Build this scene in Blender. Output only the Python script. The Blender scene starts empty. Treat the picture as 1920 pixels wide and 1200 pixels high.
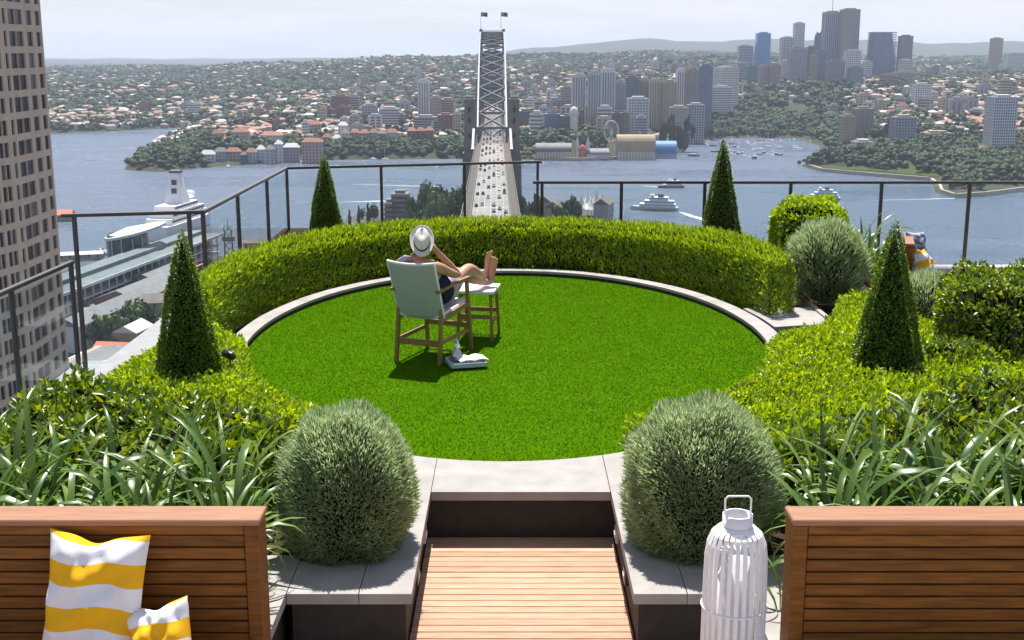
import bpy, bmesh, math, random
import numpy as np
from mathutils import Vector, Matrix, Euler, Quaternion

random.seed(7)
rng = np.random.default_rng(11)
S = bpy.context.scene
C = S.collection
R = math.radians

# ------------------------------------------------------------------ camera
EYE = 2.72                       # eye height above the lawn
PITCH = 12.4                     # degrees below the horizon
FPX = 2300.0                     # focal length in photo pixels (1920 wide)
cd = bpy.data.cameras.new('camera'); cam = bpy.data.objects.new('camera', cd); C.objects.link(cam)
cam.location = (0, 0, EYE); cam.rotation_euler = (R(90 - PITCH), 0, 0)
cd.sensor_width = 36; cd.lens = 36 * FPX / 1920; cd.clip_start = 0.1; cd.clip_end = 60000
S.camera = cam

# ------------------------------------------------------------------ sky, sun, exposure
SUN_EL, SUN_AZ = 64.0, -4.0      # elevation; azimuth from +Y (minus = left)
W = bpy.data.worlds.new('World'); S.world = W; W.use_nodes = True
nt = W.node_tree; nt.nodes.clear()
out = nt.nodes.new('ShaderNodeOutputWorld'); bg = nt.nodes.new('ShaderNodeBackground')
sky = nt.nodes.new('ShaderNodeTexSky'); sky.sky_type = 'NISHITA'; sky.sun_disc = False
sky.sun_elevation = R(SUN_EL); sky.sun_rotation = R(SUN_AZ); sky.air_density = 1.0; sky.dust_density = 0.2; sky.ozone_density = 1.0
tc = nt.nodes.new('ShaderNodeTexCoord'); mp = nt.nodes.new('ShaderNodeMapping')
mp.inputs['Scale'].default_value = (1.0, 1.0, 9.0)
nz = nt.nodes.new('ShaderNodeTexNoise'); nz.inputs['Scale'].default_value = 3.4
nz.inputs['Detail'].default_value = 7; nz.inputs['Roughness'].default_value = 0.58
cr = nt.nodes.new('ShaderNodeValToRGB')
cr.color_ramp.elements[0].position = 0.42; cr.color_ramp.elements[0].color = (0.06, 0.06, 0.06, 1)
cr.color_ramp.elements[1].position = 0.70; cr.color_ramp.elements[1].color = (0.9, 0.9, 0.9, 1)
cl = nt.nodes.new('ShaderNodeRGB'); cl.outputs[0].default_value = (10.0, 10.05, 10.8, 1)
mx = nt.nodes.new('ShaderNodeMix'); mx.data_type = 'RGBA'
nt.links.new(tc.outputs['Generated'], mp.inputs['Vector']); nt.links.new(mp.outputs[0], nz.inputs['Vector'])
nt.links.new(nz.outputs[0], cr.inputs[0])
# cloud lies thicker towards the horizon, as a layer seen edge-on does
sz = nt.nodes.new('ShaderNodeSeparateXYZ'); nt.links.new(tc.outputs['Generated'], sz.inputs[0])
hb = nt.nodes.new('ShaderNodeMapRange'); hb.inputs[1].default_value = 0.0; hb.inputs[2].default_value = 0.22; hb.inputs[3].default_value = 0.62; hb.inputs[4].default_value = 0.0; nt.links.new(sz.outputs[2], hb.inputs[0])
ad = nt.nodes.new('ShaderNodeMath'); ad.operation = 'ADD'; ad.use_clamp = True; nt.links.new(cr.outputs[0], ad.inputs[0]); nt.links.new(hb.outputs[0], ad.inputs[1]); nt.links.new(ad.outputs[0], mx.inputs[0])
tnt = nt.nodes.new('ShaderNodeMix'); tnt.data_type = 'RGBA'; tnt.blend_type = 'MULTIPLY'; tnt.inputs[0].default_value = 1.0; tnt.inputs[7].default_value = (0.84, 0.94, 1.10, 1)   # paler, bluer air
nt.links.new(sky.outputs[0], tnt.inputs[6]); nt.links.new(tnt.outputs[2], mx.inputs[6]); nt.links.new(cl.outputs[0], mx.inputs[7])
nt.links.new(mx.outputs[2], bg.inputs[0]); bg.inputs[1].default_value = 0.052
nt.links.new(bg.outputs[0], out.inputs[0])
sd = bpy.data.lights.new('sun', 'SUN'); sun = bpy.data.objects.new('sun', sd); C.objects.link(sun)
sd.energy = 5.0; sd.angle = R(0.5); sd.color = (1.0, 0.965, 0.91)
a, e = R(SUN_AZ), R(SUN_EL)
sdir = Vector((math.sin(a) * math.cos(e), math.cos(a) * math.cos(e), math.sin(e)))
sun.rotation_euler = sdir.to_track_quat('Z', 'Y').to_euler()
S.view_settings.view_transform = 'Standard'; S.view_settings.look = 'None'
S.view_settings.exposure = 0.85; S.view_settings.gamma = 1.0
S.view_settings.use_curve_mapping = False
S.render.engine = 'CYCLES'
S.cycles.max_bounces = 8; S.cycles.transparent_max_bounces = 16; S.cycles.volume_bounces = 0
S.cycles.sample_clamp_indirect = 6.0
S.cycles.use_denoising = True

# ------------------------------------------------------------------ helpers
CT, ST = math.cos(R(PITCH)), math.sin(R(PITCH))
def ray(px, py):
    return ((px - 960) / FPX, CT + (600 - py) / FPX * ST, -ST + (600 - py) / FPX * CT)
def onz(px, py, z=0.0):           # survey: where a sight line meets level z
    d = ray(px, py); t = (z - EYE) / d[2]; return Vector((d[0] * t, d[1] * t, z))
def atY(px, py, Y):               # survey: where a sight line meets distance Y
    d = ray(px, py); t = Y / d[1]; return Vector((d[0] * t, Y, EYE + d[2] * t))

def tag(o, label=None, cat=None, group=None, kind=None):
    if label: o['label'] = label
    if cat: o['category'] = cat
    if group: o['group'] = group
    if kind: o['kind'] = kind
    return o
def empty(name, loc=(0, 0, 0), rz=0.0):
    o = bpy.data.objects.new(name, None); C.objects.link(o); o.empty_display_size = 0.1
    o.location = loc; o.rotation_euler = (0, 0, rz); return o
def thing(name, label, cat, loc=(0, 0, 0), rz=0.0, group=None):
    return tag(empty(name, loc, rz), label, cat, group)

class MB:
    """collects simple solids, builds one mesh object"""
    def __init__(s): s.v = []; s.f = []; s.sm = []
    def add(s, vs, fs, smooth=False):
        n = len(s.v); s.v += [tuple(p) for p in vs]
        for f in fs: s.f.append(tuple(i + n for i in f)); s.sm.append(smooth)
        return s
    def box(s, x0, x1, y0, y1, z0, z1, M=None):
        vs = [Vector(p) for p in ((x0,y0,z0),(x1,y0,z0),(x1,y1,z0),(x0,y1,z0),(x0,y0,z1),(x1,y0,z1),(x1,y1,z1),(x0,y1,z1))]
        if M is not None: vs = [M @ p for p in vs]
        return s.add(vs, ((3,2,1,0),(4,5,6,7),(0,1,5,4),(1,2,6,5),(2,3,7,6),(3,0,4,7)))
    def bbox(s, x0, x1, y0, y1, z0, z1, b=0.004, M=None):
        """box with chamfered edges"""
        bm = bmesh.new(); bmesh.ops.create_cube(bm, size=1)
        for v in bm.verts:
            v.co = ((x0+x1)/2 + v.co.x*(x1-x0), (y0+y1)/2 + v.co.y*(y1-y0), (z0+z1)/2 + v.co.z*(z1-z0))
        bmesh.ops.bevel(bm, geom=bm.edges[:], offset=b, segments=1, affect='EDGES')
        vs = [(M @ v.co) if M is not None else v.co.copy() for v in bm.verts]
        bm.verts.index_update()
        s.add(vs, [[v.index for v in f.verts] for f in bm.faces]); bm.free(); return s
    def bar(s, p, q, w, h, up=(0, 0, 1)):
        p, q = Vector(p), Vector(q); d = (q - p).normalized(); u = Vector(up)
        if abs(d.dot(u)) > 0.98: u = Vector((0, 1, 0))
        r = d.cross(u).normalized(); u = r.cross(d)
        vs = []
        for c in (p, q):
            for a_, b_ in ((-1,-1),(1,-1),(1,1),(-1,1)): vs.append(c + r*a_*w/2 + u*b_*h/2)
        return s.add(vs, ((3,2,1,0),(4,5,6,7),(0,1,5,4),(1,2,6,5),(2,3,7,6),(3,0,4,7)))
    def tube(s, pts, rad, n=8, cap=True, smooth=True):
        pts = [Vector(p) for p in pts]; m = len(pts)
        if not hasattr(rad, '__len__'): rad = [rad]*m
        vs = []; prev = None
        for i, p in enumerate(pts):
            d = (pts[min(i+1, m-1)] - pts[max(i-1, 0)]).normalized()
            u = Vector((0, 0, 1)) if abs(d.z) < 0.95 else Vector((0, 1, 0))
            if prev is not None and abs(d.dot(prev)) < 0.95: u = prev
            r = d.cross(u).normalized(); u = r.cross(d); prev = u
            for k in range(n):
                t = 2*math.pi*k/n; vs.append(p + (r*math.cos(t) + u*math.sin(t))*rad[i])
        fs = []
        for i in range(m-1):
            for k in range(n):
                fs.append((i*n+k, i*n+(k+1)%n, (i+1)*n+(k+1)%n, (i+1)*n+k))
        if cap: fs += [tuple(range(n))[::-1], tuple(range((m-1)*n, m*n))]
        return s.add(vs, fs, smooth)
    def lathe(s, prof, n=24, c=(0, 0, 0), smooth=True, M=None):
        c = Vector(c); vs = []; m = len(prof)
        for r_, z_ in prof:
            for k in range(n):
                t = 2*math.pi*k/n; p = Vector((r_*math.cos(t), r_*math.sin(t), z_))
                vs.append(c + ((M @ p) if M is not None else p))
        fs = []
        for i in range(m-1):
            for k in range(n): fs.append((i*n+k, i*n+(k+1)%n, (i+1)*n+(k+1)%n, (i+1)*n+k))
        return s.add(vs, fs, smooth)
    def prism(s, poly, z0, z1):
        n = len(poly)
        if sum(poly[i][0]*poly[(i+1)%n][1] - poly[(i+1)%n][0]*poly[i][1] for i in range(n)) < 0: poly = poly[::-1]
        vs = [(x, y, z0) for x, y in poly] + [(x, y, z1) for x, y in poly]
        fs = [tuple(range(n))[::-1], tuple(range(n, 2*n))] + [(i, (i+1)%n, n+(i+1)%n, n+i) for i in range(n)]
        return s.add(vs, fs)
    def mesh(s, name, mat=None):
        me = bpy.data.meshes.new(name); me.from_pydata(s.v, [], s.f)
        if any(s.sm): me.polygons.foreach_set('use_smooth', s.sm)
        if mat: me.materials.append(mat)
        me.update(); return me
    def build(s, name, mat, parent=None):
        o = bpy.data.objects.new(name, s.mesh(name, mat)); C.objects.link(o)
        if parent is not None: o.parent = parent
        return o
def link(name, me, parent=None, loc=None, rot=None, scale=None):
    o = bpy.data.objects.new(name, me); C.objects.link(o)
    if parent is not None: o.parent = parent
    if loc is not None: o.location = loc
    if rot is not None: o.rotation_euler = rot
    if scale is not None: o.scale = scale
    return o
def npmesh(name, V, Fc, mat, parent=None, smooth=False):
    """fast mesh from numpy verts (N,3) and faces (M,k)"""
    V = np.asarray(V, np.float32).reshape(-1, 3); Fc = np.asarray(Fc, np.int32); k = Fc.shape[1]
    me = bpy.data.meshes.new(name); me.vertices.add(len(V)); me.vertices.foreach_set('co', V.ravel())
    me.loops.add(Fc.size); me.loops.foreach_set('vertex_index', Fc.ravel())
    me.polygons.add(len(Fc)); me.polygons.foreach_set('loop_start', np.arange(0, Fc.size, k, dtype=np.int32))
    if smooth: me.polygons.foreach_set('use_smooth', np.ones(len(Fc), bool))
    me.update(calc_edges=True); me.materials.append(mat)
    o = bpy.data.objects.new(name, me); C.objects.link(o)
    if parent is not None: o.parent = parent
    return o

# ------------------------------------------------------------------ materials
def N(nt, t, **kw):
    n = nt.nodes.new(t)
    for k, v in kw.items(): setattr(n, k, v)
    return n
def mat(name, c1, c2=None, scale=8.0, rough=0.6, bump=0.0, bscale=None, spec=0.5, metal=0.0, stretch=None, detail=4, coat=0.0, island=0.0):
    m = bpy.data.materials.new(name); m.use_nodes = True; nt = m.node_tree; b = nt.nodes['Principled BSDF']
    b.inputs['Roughness'].default_value = rough; b.inputs['Specular IOR Level'].default_value = spec
    b.inputs['Metallic'].default_value = metal; b.inputs['Coat Weight'].default_value = coat
    if c2 is None: c2 = tuple(c * 0.82 for c in c1)
    t = N(nt, 'ShaderNodeTexCoord'); mpn = N(nt, 'ShaderNodeMapping'); nt.links.new(t.outputs['Object'], mpn.inputs[0])
    if stretch: mpn.inputs['Scale'].default_value = stretch
    z = N(nt, 'ShaderNodeTexNoise'); z.inputs['Scale'].default_value = scale; z.inputs['Detail'].default_value = detail
    nt.links.new(mpn.outputs[0], z.inputs['Vector'])
    r = N(nt, 'ShaderNodeValToRGB'); r.color_ramp.elements[0].position = 0.32; r.color_ramp.elements[1].position = 0.68
    r.color_ramp.elements[0].color = (*c1, 1); r.color_ramp.elements[1].color = (*c2, 1)
    nt.links.new(z.outputs[0], r.inputs[0]); col = r.outputs[0]
    if island:
        oi = N(nt, 'ShaderNodeObjectInfo'); hs = N(nt, 'ShaderNodeHueSaturation')
        mr = N(nt, 'ShaderNodeMapRange'); mr.inputs[3].default_value = 1 - island; mr.inputs[4].default_value = 1 + island
        nt.links.new(oi.outputs['Random'], mr.inputs[0]); nt.links.new(mr.outputs[0], hs.inputs['Value'])
        nt.links.new(col, hs.inputs['Color']); col = hs.outputs[0]
    nt.links.new(col, b.inputs['Base Color'])
    if bump:
        z2 = N(nt, 'ShaderNodeTexNoise'); z2.inputs['Scale'].default_value = bscale or scale * 4; z2.inputs['Detail'].default_value = 3
        nt.links.new(mpn.outputs[0], z2.inputs['Vector'])
        bp = N(nt, 'ShaderNodeBump'); bp.inputs['Strength'].default_value = bump; bp.inputs['Distance'].default_value = 0.02
        nt.links.new(z2.outputs[0], bp.inputs['Height']); nt.links.new(bp.outputs[0], b.inputs['Normal'])
    return m
def leafmat(name, cols, trans=0.35, rough=0.45, gloss=0.08):
    """leaf: each leaf (mesh island) takes its own tint; light passes through"""
    m = bpy.data.materials.new(name); m.use_nodes = True; nt = m.node_tree; nt.nodes.clear()
    o = N(nt, 'ShaderNodeOutputMaterial'); g = N(nt, 'ShaderNodeNewGeometry'); r = N(nt, 'ShaderNodeValToRGB')
    els = r.color_ramp.elements
    while len(els) < len(cols): els.new(0.5)
    for i, c in enumerate(cols): els[i].position = i / max(1, len(cols) - 1); els[i].color = (*c, 1)
    nt.links.new(g.outputs['Random Per Island'], r.inputs[0])
    d = N(nt, 'ShaderNodeBsdfDiffuse'); tr = N(nt, 'ShaderNodeBsdfTranslucent'); gl = N(nt, 'ShaderNodeBsdfGlossy')
    hs = N(nt, 'ShaderNodeHueSaturation'); hs.inputs['Hue'].default_value = 0.485; hs.inputs['Saturation'].default_value = 1.1; hs.inputs['Value'].default_value = 1.5
    gl.inputs['Roughness'].default_value = rough; gl.inputs['Color'].default_value = (0.9, 0.95, 0.9, 1)
    m1 = N(nt, 'ShaderNodeMixShader'); m1.inputs[0].default_value = trans
    m2 = N(nt, 'ShaderNodeMixShader'); m2.inputs[0].default_value = gloss
    nt.links.new(r.outputs[0], d.inputs[0]); nt.links.new(r.outputs[0], hs.inputs['Color']); nt.links.new(hs.outputs[0], tr.inputs[0])
    nt.links.new(d.outputs[0], m1.inputs[1]); nt.links.new(tr.outputs[0], m1.inputs[2])
    nt.links.new(m1.outputs[0], m2.inputs[1]); nt.links.new(gl.outputs[0], m2.inputs[2]); nt.links.new(m2.outputs[0], o.inputs[0])
    return m
def glassmat(name, tint=(0.95, 0.985, 0.985), refl=1.0):
    m = bpy.data.materials.new(name); m.use_nodes = True; nt = m.node_tree; nt.nodes.clear()
    o = N(nt, 'ShaderNodeOutputMaterial'); t = N(nt, 'ShaderNodeBsdfTransparent'); g = N(nt, 'ShaderNodeBsdfGlossy')
    t.inputs[0].default_value = (*tint, 1); g.inputs['Roughness'].default_value = 0.02
    f = N(nt, 'ShaderNodeLayerWeight'); f.inputs[0].default_value = 0.5
    pw = N(nt, 'ShaderNodeMath', operation='POWER'); pw.inputs[1].default_value = 4.0; nt.links.new(f.outputs['Facing'], pw.inputs[0])
    mu = N(nt, 'ShaderNodeMath', operation='MULTIPLY_ADD'); mu.inputs[1].default_value = 0.5 * refl; mu.inputs[2].default_value = 0.02
    mxs = N(nt, 'ShaderNodeMixShader'); nt.links.new(pw.outputs[0], mu.inputs[0]); nt.links.new(mu.outputs[0], mxs.inputs[0])
    nt.links.new(t.outputs[0], mxs.inputs[1]); nt.links.new(g.outputs[0], mxs.inputs[2]); nt.links.new(mxs.outputs[0], o.inputs[0])
    return m

M = {}
M['turf'] = mat('turf', (0.048, 0.125, 0.001), (0.056, 0.138, 0.002), scale=2.5, rough=0.95, spec=0.0)
M['blade'] = leafmat('grass_blade', [(0.046, 0.118, 0.003), (0.060, 0.142, 0.004), (0.076, 0.162, 0.006)], trans=0.3, gloss=0.004, rough=0.6)
_t = M['blade'].node_tree; _tc = N(_t, 'ShaderNodeTexCoord'); _z = N(_t, 'ShaderNodeTexNoise'); _z.inputs['Scale'].default_value = 1.6; _z.inputs['Detail'].default_value = 5; _t.links.new(_tc.outputs['Object'], _z.inputs['Vector'])
_g = [q for q in _t.nodes if q.type == 'NEW_GEOMETRY'][0]; _r = [q for q in _t.nodes if q.type == 'VALTORGB'][0]; _m = N(_t, 'ShaderNodeMix'); _m.inputs[0].default_value = 0.6; _t.links.new(_z.outputs[0], _m.inputs[3]); _t.links.new(_g.outputs['Random Per Island'], _m.inputs[2]); _t.links.new(_m.outputs[0], _r.inputs[0])
M['stone'] = mat('pale_stone', (0.36, 0.335, 0.315), (0.275, 0.255, 0.24), detail=9, scale=5, rough=0.8, bump=0.15, bscale=220, spec=0.25)
M['darkwall'] = mat('dark_render', (0.04, 0.032, 0.025), (0.03, 0.024, 0.019), scale=12, rough=0.75, bump=0.1, spec=0.3)
M['soil'] = mat('soil', (0.035, 0.022, 0.014), (0.06, 0.038, 0.025), scale=30, rough=0.95, bump=0.8, bscale=60, spec=0.1)
M['deck'] = mat('deck_board', (0.52, 0.30, 0.195), (0.36, 0.195, 0.115), scale=5, rough=0.6, bump=0.1, bscale=30, spec=0.3, stretch=(1, 14, 14), island=0.2)
M['teak'] = mat('teak', (0.255, 0.10, 0.019), (0.14, 0.053, 0.010), scale=5, rough=0.55, bump=0.08, bscale=25, spec=0.2, stretch=(1, 12, 12), island=0.16)
M['teakcap'] = mat('teak_cap', (0.34, 0.165, 0.085), (0.27, 0.12, 0.055), scale=5, rough=0.4, bump=0.08, bscale=25, spec=0.5, stretch=(1, 12, 12))
M['oak'] = mat('chair_oak', (0.30, 0.165, 0.065), (0.22, 0.115, 0.042), scale=9, rough=0.45, spec=0.4, stretch=(6, 6, 1))
M['sling'] = mat('grey_sling', (0.36, 0.385, 0.385), (0.32, 0.345, 0.345), scale=200, rough=0.8, spec=0.2)
M['slingw'] = mat('white_cloth_highlight', (0.72, 0.74, 0.74), (0.66, 0.68, 0.69), scale=90, rough=0.7, spec=0.2)  # white cloth, also used for the painted highlight on the backrest edges
M['railm'] = mat('bronze_rail', (0.045, 0.036, 0.028), (0.038, 0.03, 0.024), scale=20, rough=0.32, spec=0.6)
M['railtop'] = mat('rail_cap', (0.16, 0.145, 0.125), (0.14, 0.125, 0.11), scale=20, rough=0.3, spec=0.6, metal=0.3)
M['pipe'] = mat('pale_metal', (0.42, 0.42, 0.44), (0.36, 0.36, 0.38), scale=14, rough=0.4, spec=0.5)
M['white'] = mat('white_paint', (0.84, 0.82, 0.83), (0.78, 0.76, 0.77), scale=30, rough=0.5)
M['glass'] = glassmat('clear_glass')
M['black'] = mat('black_plastic', (0.012, 0.012, 0.014), rough=0.35)
M['parapet'] = mat('parapet_render', (0.30, 0.30, 0.31), (0.25, 0.25, 0.26), scale=6, rough=0.8, bump=0.05, spec=0.2)

# ================================================================== terrace
LX, LY, LA, LB = -0.045, 11.4, 2.425, 3.52          # lawn ellipse
def ell(t, da=0.0, db=None):
    db = da if db is None else db
    return (LX + (LA + da) * math.cos(t), LY + (LB + db) * math.sin(t))
def ellY(x, da=0.0):                             # near edge of the ellipse
    return LY - (LB + da) * math.sqrt(max(0.0, 1 - ((x - LX) / (LA + da)) ** 2))

b = MB(); b.prism([(-3.7, 5.9), (9.2, 5.9), (9.2, 16.55), (2.6, 16.55), (2.6, 19.4), (-3.6, 19.4), (-3.6, 14.2), (-3.7, 14.2)], -112, -0.45)
b.prism([(-5.2, -8), (9.2, -8), (9.2, 5.8), (-5.2, 5.8)], -112, -0.36)
tag(b.build('hotel_block', M['parapet']), 'pale hotel block whose roof carries the garden', 'building')
bm_ = MB()
for x0, x1, y0, y1 in ((-3.45, -0.80, 6.05, 14.1), (0.9, 9.2, 6.05, 14.9), (0.9, 5.1, 14.9, 16.5), (-0.80, 0.9, 7.45, 16.5), (-3.6, -0.80, 14.1, 19.3)):
    bm_.box(x0, x1, y0, y1, -0.45, -0.03)
tag(bm_.build('planting_bed', M['soil']), kind='structure')

# lawn: sheet + blades
n = 96
pts = [ell(2 * math.pi * i / n) for i in range(n)]
lw = MB(); lw.prism(pts, -0.028, 0.0)
lawn = tag(lw.build('lawn', M['turf']), kind='structure')
NB = 150000
r_ = np.sqrt(rng.random(NB)); t_ = rng.random(NB) * 2 * np.pi
bx = LX + (LA - 0.012) * r_ * np.cos(t_); by = LY + (LB - 0.012) * r_ * np.sin(t_)
ang = rng.random(NB) * np.pi; hgt_b = 0.006 + 0.008 * rng.random(NB); wd = 0.003 + 0.002 * rng.random(NB)
lean = (rng.random((NB, 2)) - 0.5) * 0.02
V = np.zeros((NB, 3, 3))
V[:, 0] = np.stack([bx - wd * np.cos(ang), by - wd * np.sin(ang), np.full(NB, 0.001)], 1)
V[:, 1] = np.stack([bx + wd * np.cos(ang), by + wd * np.sin(ang), np.full(NB, 0.001)], 1)
V[:, 2] = np.stack([bx + lean[:, 0], by + lean[:, 1], hgt_b], 1)
tag(npmesh('grass', V, np.arange(NB * 3).reshape(-1, 3), M['blade']), 'short bright green turf blades covering the oval lawn', 'grass', kind='stuff')

# kerb ring (the step paving closes it at the near side), coping stones butted
def ring_piece(t0, t1, d0, d1, z0, z1, k=6):
    vs, fs = [], []
    for i in range(k + 1):
        t = t0 + (t1 - t0) * i / k
        (xi, yi), (xo, yo) = ell(t, d0), ell(t, d1)
        vs += [(xi, yi, z0), (xo, yo, z0), (xo, yo, z1), (xi, yi, z1)]
    for i in range(k):
        q = i * 4; p = q + 4
        fs += [(q, p, p + 1, q + 1), (q + 1, p + 1, p + 2, q + 2), (q + 2, p + 2, p + 3, q + 3), (q + 3, p + 3, p, q)]
    fs += [(0, 1, 2, 3), (4*k + 3, 4*k + 2, 4*k + 1, 4*k)]
    return vs, fs
kerb_base = MB().add(*ring_piece(R(-65), R(249), 0.02, 0.2, -0.03, 0.035, 120))
kerb = tag(kerb_base.build('lawn_kerb', M['darkwall']), kind='structure')  # dark all round: shade on the kerb's inner face put into the colour
tA, tB, nk = R(-64.6), R(248.6), 26
for i in range(nk):
    t0 = tA + (tB - tA) * i / nk + 0.0008; t1 = tA + (tB - tA) * (i + 1) / nk - 0.0008
    MB().add(*ring_piece(t0, t1, 0.008, 0.175, 0.035, 0.062 + 0.001 * (i % 3))).build('coping_stone', M['stone'], kerb)
# landing stone at the right end of the hedge
b = MB(); b.prism([ell(R(6), 0.222), ell(R(12), 0.222), ell(R(20), 0.222), (3.2, 12.75), (3.22, 11.95)], -0.02, 0.058)
tag(b.build('landing_slab', M['stone']), kind='structure')
b = MB(); b.bar((3.18, 14.0, 0.02), (3.2, 12.1, 0.02), 0.05, 0.12)
tag(b.build('bed_edging', M['stone']), kind='structure')

# step paving round the sunken deck
pw = MB()
for x0, x1, y0, y1 in ((-1.13, -0.545, 5.84, 6.1), (-0.72, -0.545, 6.1, 7.32), (-0.72, 0.83, 7.32, 7.46), (0.65, 0.83, 6.1, 7.32), (0.65, 1.2, 5.84, 6.1)):
    pw.box(x0, x1, y0, y1, -0.34, -0.045)
pw.box(-1.44, -1.19, 4.6, 6.25, -0.34, -0.045); pw.box(1.235, 1.49, 4.6, 6.25, -0.34, -0.045)
wall = tag(pw.build('planter_wall', M['darkwall']), kind='structure')
def slab(poly, z0=-0.045, z1=0.012):
    return MB().prism(poly, z0, z1).build('paving_slab', M['stone'], wall)
cx = [(-0.507 + (1.124) * i / 10) for i in range(11)]
slab([(-0.507, 7.29), (0.617, 7.29)] + [(x, ellY(x, 0.004)) for x in cx[::-1]])
lx = [-0.78 + 0.269 * i / 4 for i in range(5)]
slab([(-0.78, 5.81), (-0.512, 5.81)] + [(x, ellY(x, 0.004)) for x in lx[::-1]])
rx = [0.622 + 0.27 * i / 4 for i in range(5)]
slab([(0.622, 5.81), (0.892, 5.81)] + [(x, ellY(x, 0.004)) for x in rx[::-1]])
slab([(-1.15, 5.81), (-0.785, 5.81), (-0.785, 6.22), (-1.15, 6.22)])
slab([(0.897, 5.81), (1.2, 5.81), (1.2, 6.22), (0.897, 6.22)])
slab([(-1.46, 4.58), (-1.155, 4.58), (-1.155, 6.3), (-1.46, 6.3)])
slab([(1.205, 4.58), (1.51, 4.58), (1.51, 6.3), (1.205, 6.3)])

fl = MB(); fl.box(-5.1, 9.1, -7.9, 5.8, -0.355, -0.332)
tag(fl.build('terrace_floor', M['stone']), kind='structure')
# sunken deck of narrow boards
dk = MB(); dk.box(-0.542, 0.647, 3.6, 7.315, -0.331, -0.322)
deck = tag(dk.build('deck', M['darkwall']), kind='structure')
pit = 0.0765
for i in range(46):
    y1 = 7.31 - i * pit
    MB().bbox(-0.54 + 0.004 * random.random(), 0.645 - 0.004 * random.random(), y1 - pit + 0.0065, y1, -0.32, -0.3 + random.uniform(-0.0012, 0.0012), 0.003).build('deck_board', M['deck'], deck)
for (x, s) in ((-0.545, 1), (0.65, -1)):
    for y in (7.02, 6.42):
        side = 'left' if s > 0 else 'right'; w_ = 'far' if y > 6.7 else 'near'
        t = thing('step_light', f'{"pale" if y > 6.7 else "dark"} step light on the {side} wall of the sunken deck, {w_} end', 'light', (x, y, -0.16), 0, 'step lights of the sunken deck')
        MB().bbox(0 if s > 0 else -0.022, 0.022 if s > 0 else 0, -0.05, 0.05, -0.045, 0.045, 0.005).build('housing', M['pipe'] if y > 6.7 else M['railm'], t)
        MB().bbox(0.0225 if s > 0 else -0.027, 0.027 if s > 0 else -0.0225, -0.035, 0.035, -0.012, 0.012, 0.001).build('lens', M['white'], t)

# parapet ledges
b = MB(); b.box(-3.68, -3.4, 6.06, 14.15, -0.44, -0.026); b.box(-5.15, -4.6, 8.0, 14.2, -1.6, -0.9); b.box(-4.58, -3.42, 13.3, 14.2, -1.6, -0.91)
tag(b.build('parapet_ledge', M['parapet']), 'pale parapet ledge running below the left railing', 'parapet')
b = MB(); b.box(-3.95, -3.61, 14.25, 19.6, -1.6, -0.5); b.box(-3.95, 2.75, 19.61, 19.9, -1.6, -0.5)
tag(b.build('parapet_ledge', M['parapet']), 'pale parapet ledge under the far railing behind the hedge', 'parapet')
b = MB(); b.tube([(5.12, 15.9, -0.12), (9.3, 15.9, -0.12)], 0.09, 12); b.box(2.62, 9.3, 16.6, 17.15, -1.5, -0.32)
tag(b.build('parapet_ledge', M['pipe']), 'rounded grey parapet rail at the foot of the right railing', 'parapet')

# railings
def railing(label, tops, h, posts, pane_gap=0.04, extra=None, rw=0.06, post=0.045, base_rail=False):
    """tops: polyline of rail-top points; posts: list of (segment, fraction)"""
    t = thing('glass_railing', label, 'railing', tops[0])
    o = Vector(tops[0]); P = [Vector(p) - o for p in tops]
    for i in range(len(P) - 1):
        d = (P[i + 1] - P[i]).normalized() * rw * 0.4
        r1 = MB(); r1.bar(P[i] - (d if i else d * 0), P[i + 1] + d, rw, 0.03).build('top_rail', M['railm'], t)
        r2 = MB(); r2.bar(P[i] + Vector((0, 0, 0.0165)), P[i + 1] + Vector((0, 0, 0.0165)), rw * 0.8, 0.012).build('rail_cap', M['railtop'], t)
    L = []
    for sgm, f in posts:
        p = P[sgm].lerp(P[sgm + 1], f); L.append((sgm, p))
        MB().bbox(p.x - post / 2, p.x + post / 2, p.y - post / 2, p.y + post / 2, p.z - h, p.z - 0.014, 0.004).build('post', M['railm'], t)
        MB().bbox(p.x - 0.06, p.x + 0.06, p.y - 0.06, p.y + 0.06, p.z - h - 0.012, p.z - h + 0.012, 0.004).build('base_plate', M['railm'], t)
    for (s0, p), (s1, q) in zip(L[:-1], L[1:]):
        d = (q - p); l = d.length
        if l < 0.25: continue
        d.normalize(); p2 = p + d * pane_gap; q2 = q - d * pane_gap; m = (p2 + q2) / 2
        a_, b_ = Vector((p2.x, p2.y, p2.z - 0.05)), Vector((q2.x, q2.y, q2.z - 0.05))
        side = Vector((d.y, -d.x, 0)) * 0.004; dn = Vector((0, 0, -(h - 0.12)))
        vs = [a_ - side, b_ - side, b_ + side, a_ + side]; vs += [v + dn for v in vs]
        MB().add(vs, ((0,1,2,3),(7,6,5,4),(0,4,5,1),(1,5,6,2),(2,6,7,3),(3,7,4,0))).build('glass_pane', M['glass'], t)
        if base_rail:
            MB().bar(p + Vector((0, 0, -h + 0.09)), q + Vector((0, 0, -h + 0.09)), 0.05, 0.03).build('bottom_rail', M['railm'], t)
    return t
rtop = 0.93
railing('low bronze glass railing at the far left in front of the tan tower', [(-4.80, 13.2, 0.46), (-4.86, 11.5, 0.46), (-4.92, 8.6, 0.46)], 1.36,
        [(0, 0.02), (0, 0.9), (1, 0.5), (1, 0.99)])
railing('tall bronze glass railing stepping round the left and far sides of the lawn',
        [(-4.99, 13.5, rtop), (-3.5, 13.82, rtop), (-3.5, 19.1, rtop), (0.46, 20.2, rtop)], 1.83,
        [(0, 0.09), (0, 0.9), (0, 1.0), (1, 0.34), (1, 0.7), (1, 1.0), (2, 0.36), (2, 0.69), (2, 0.99)])
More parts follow.
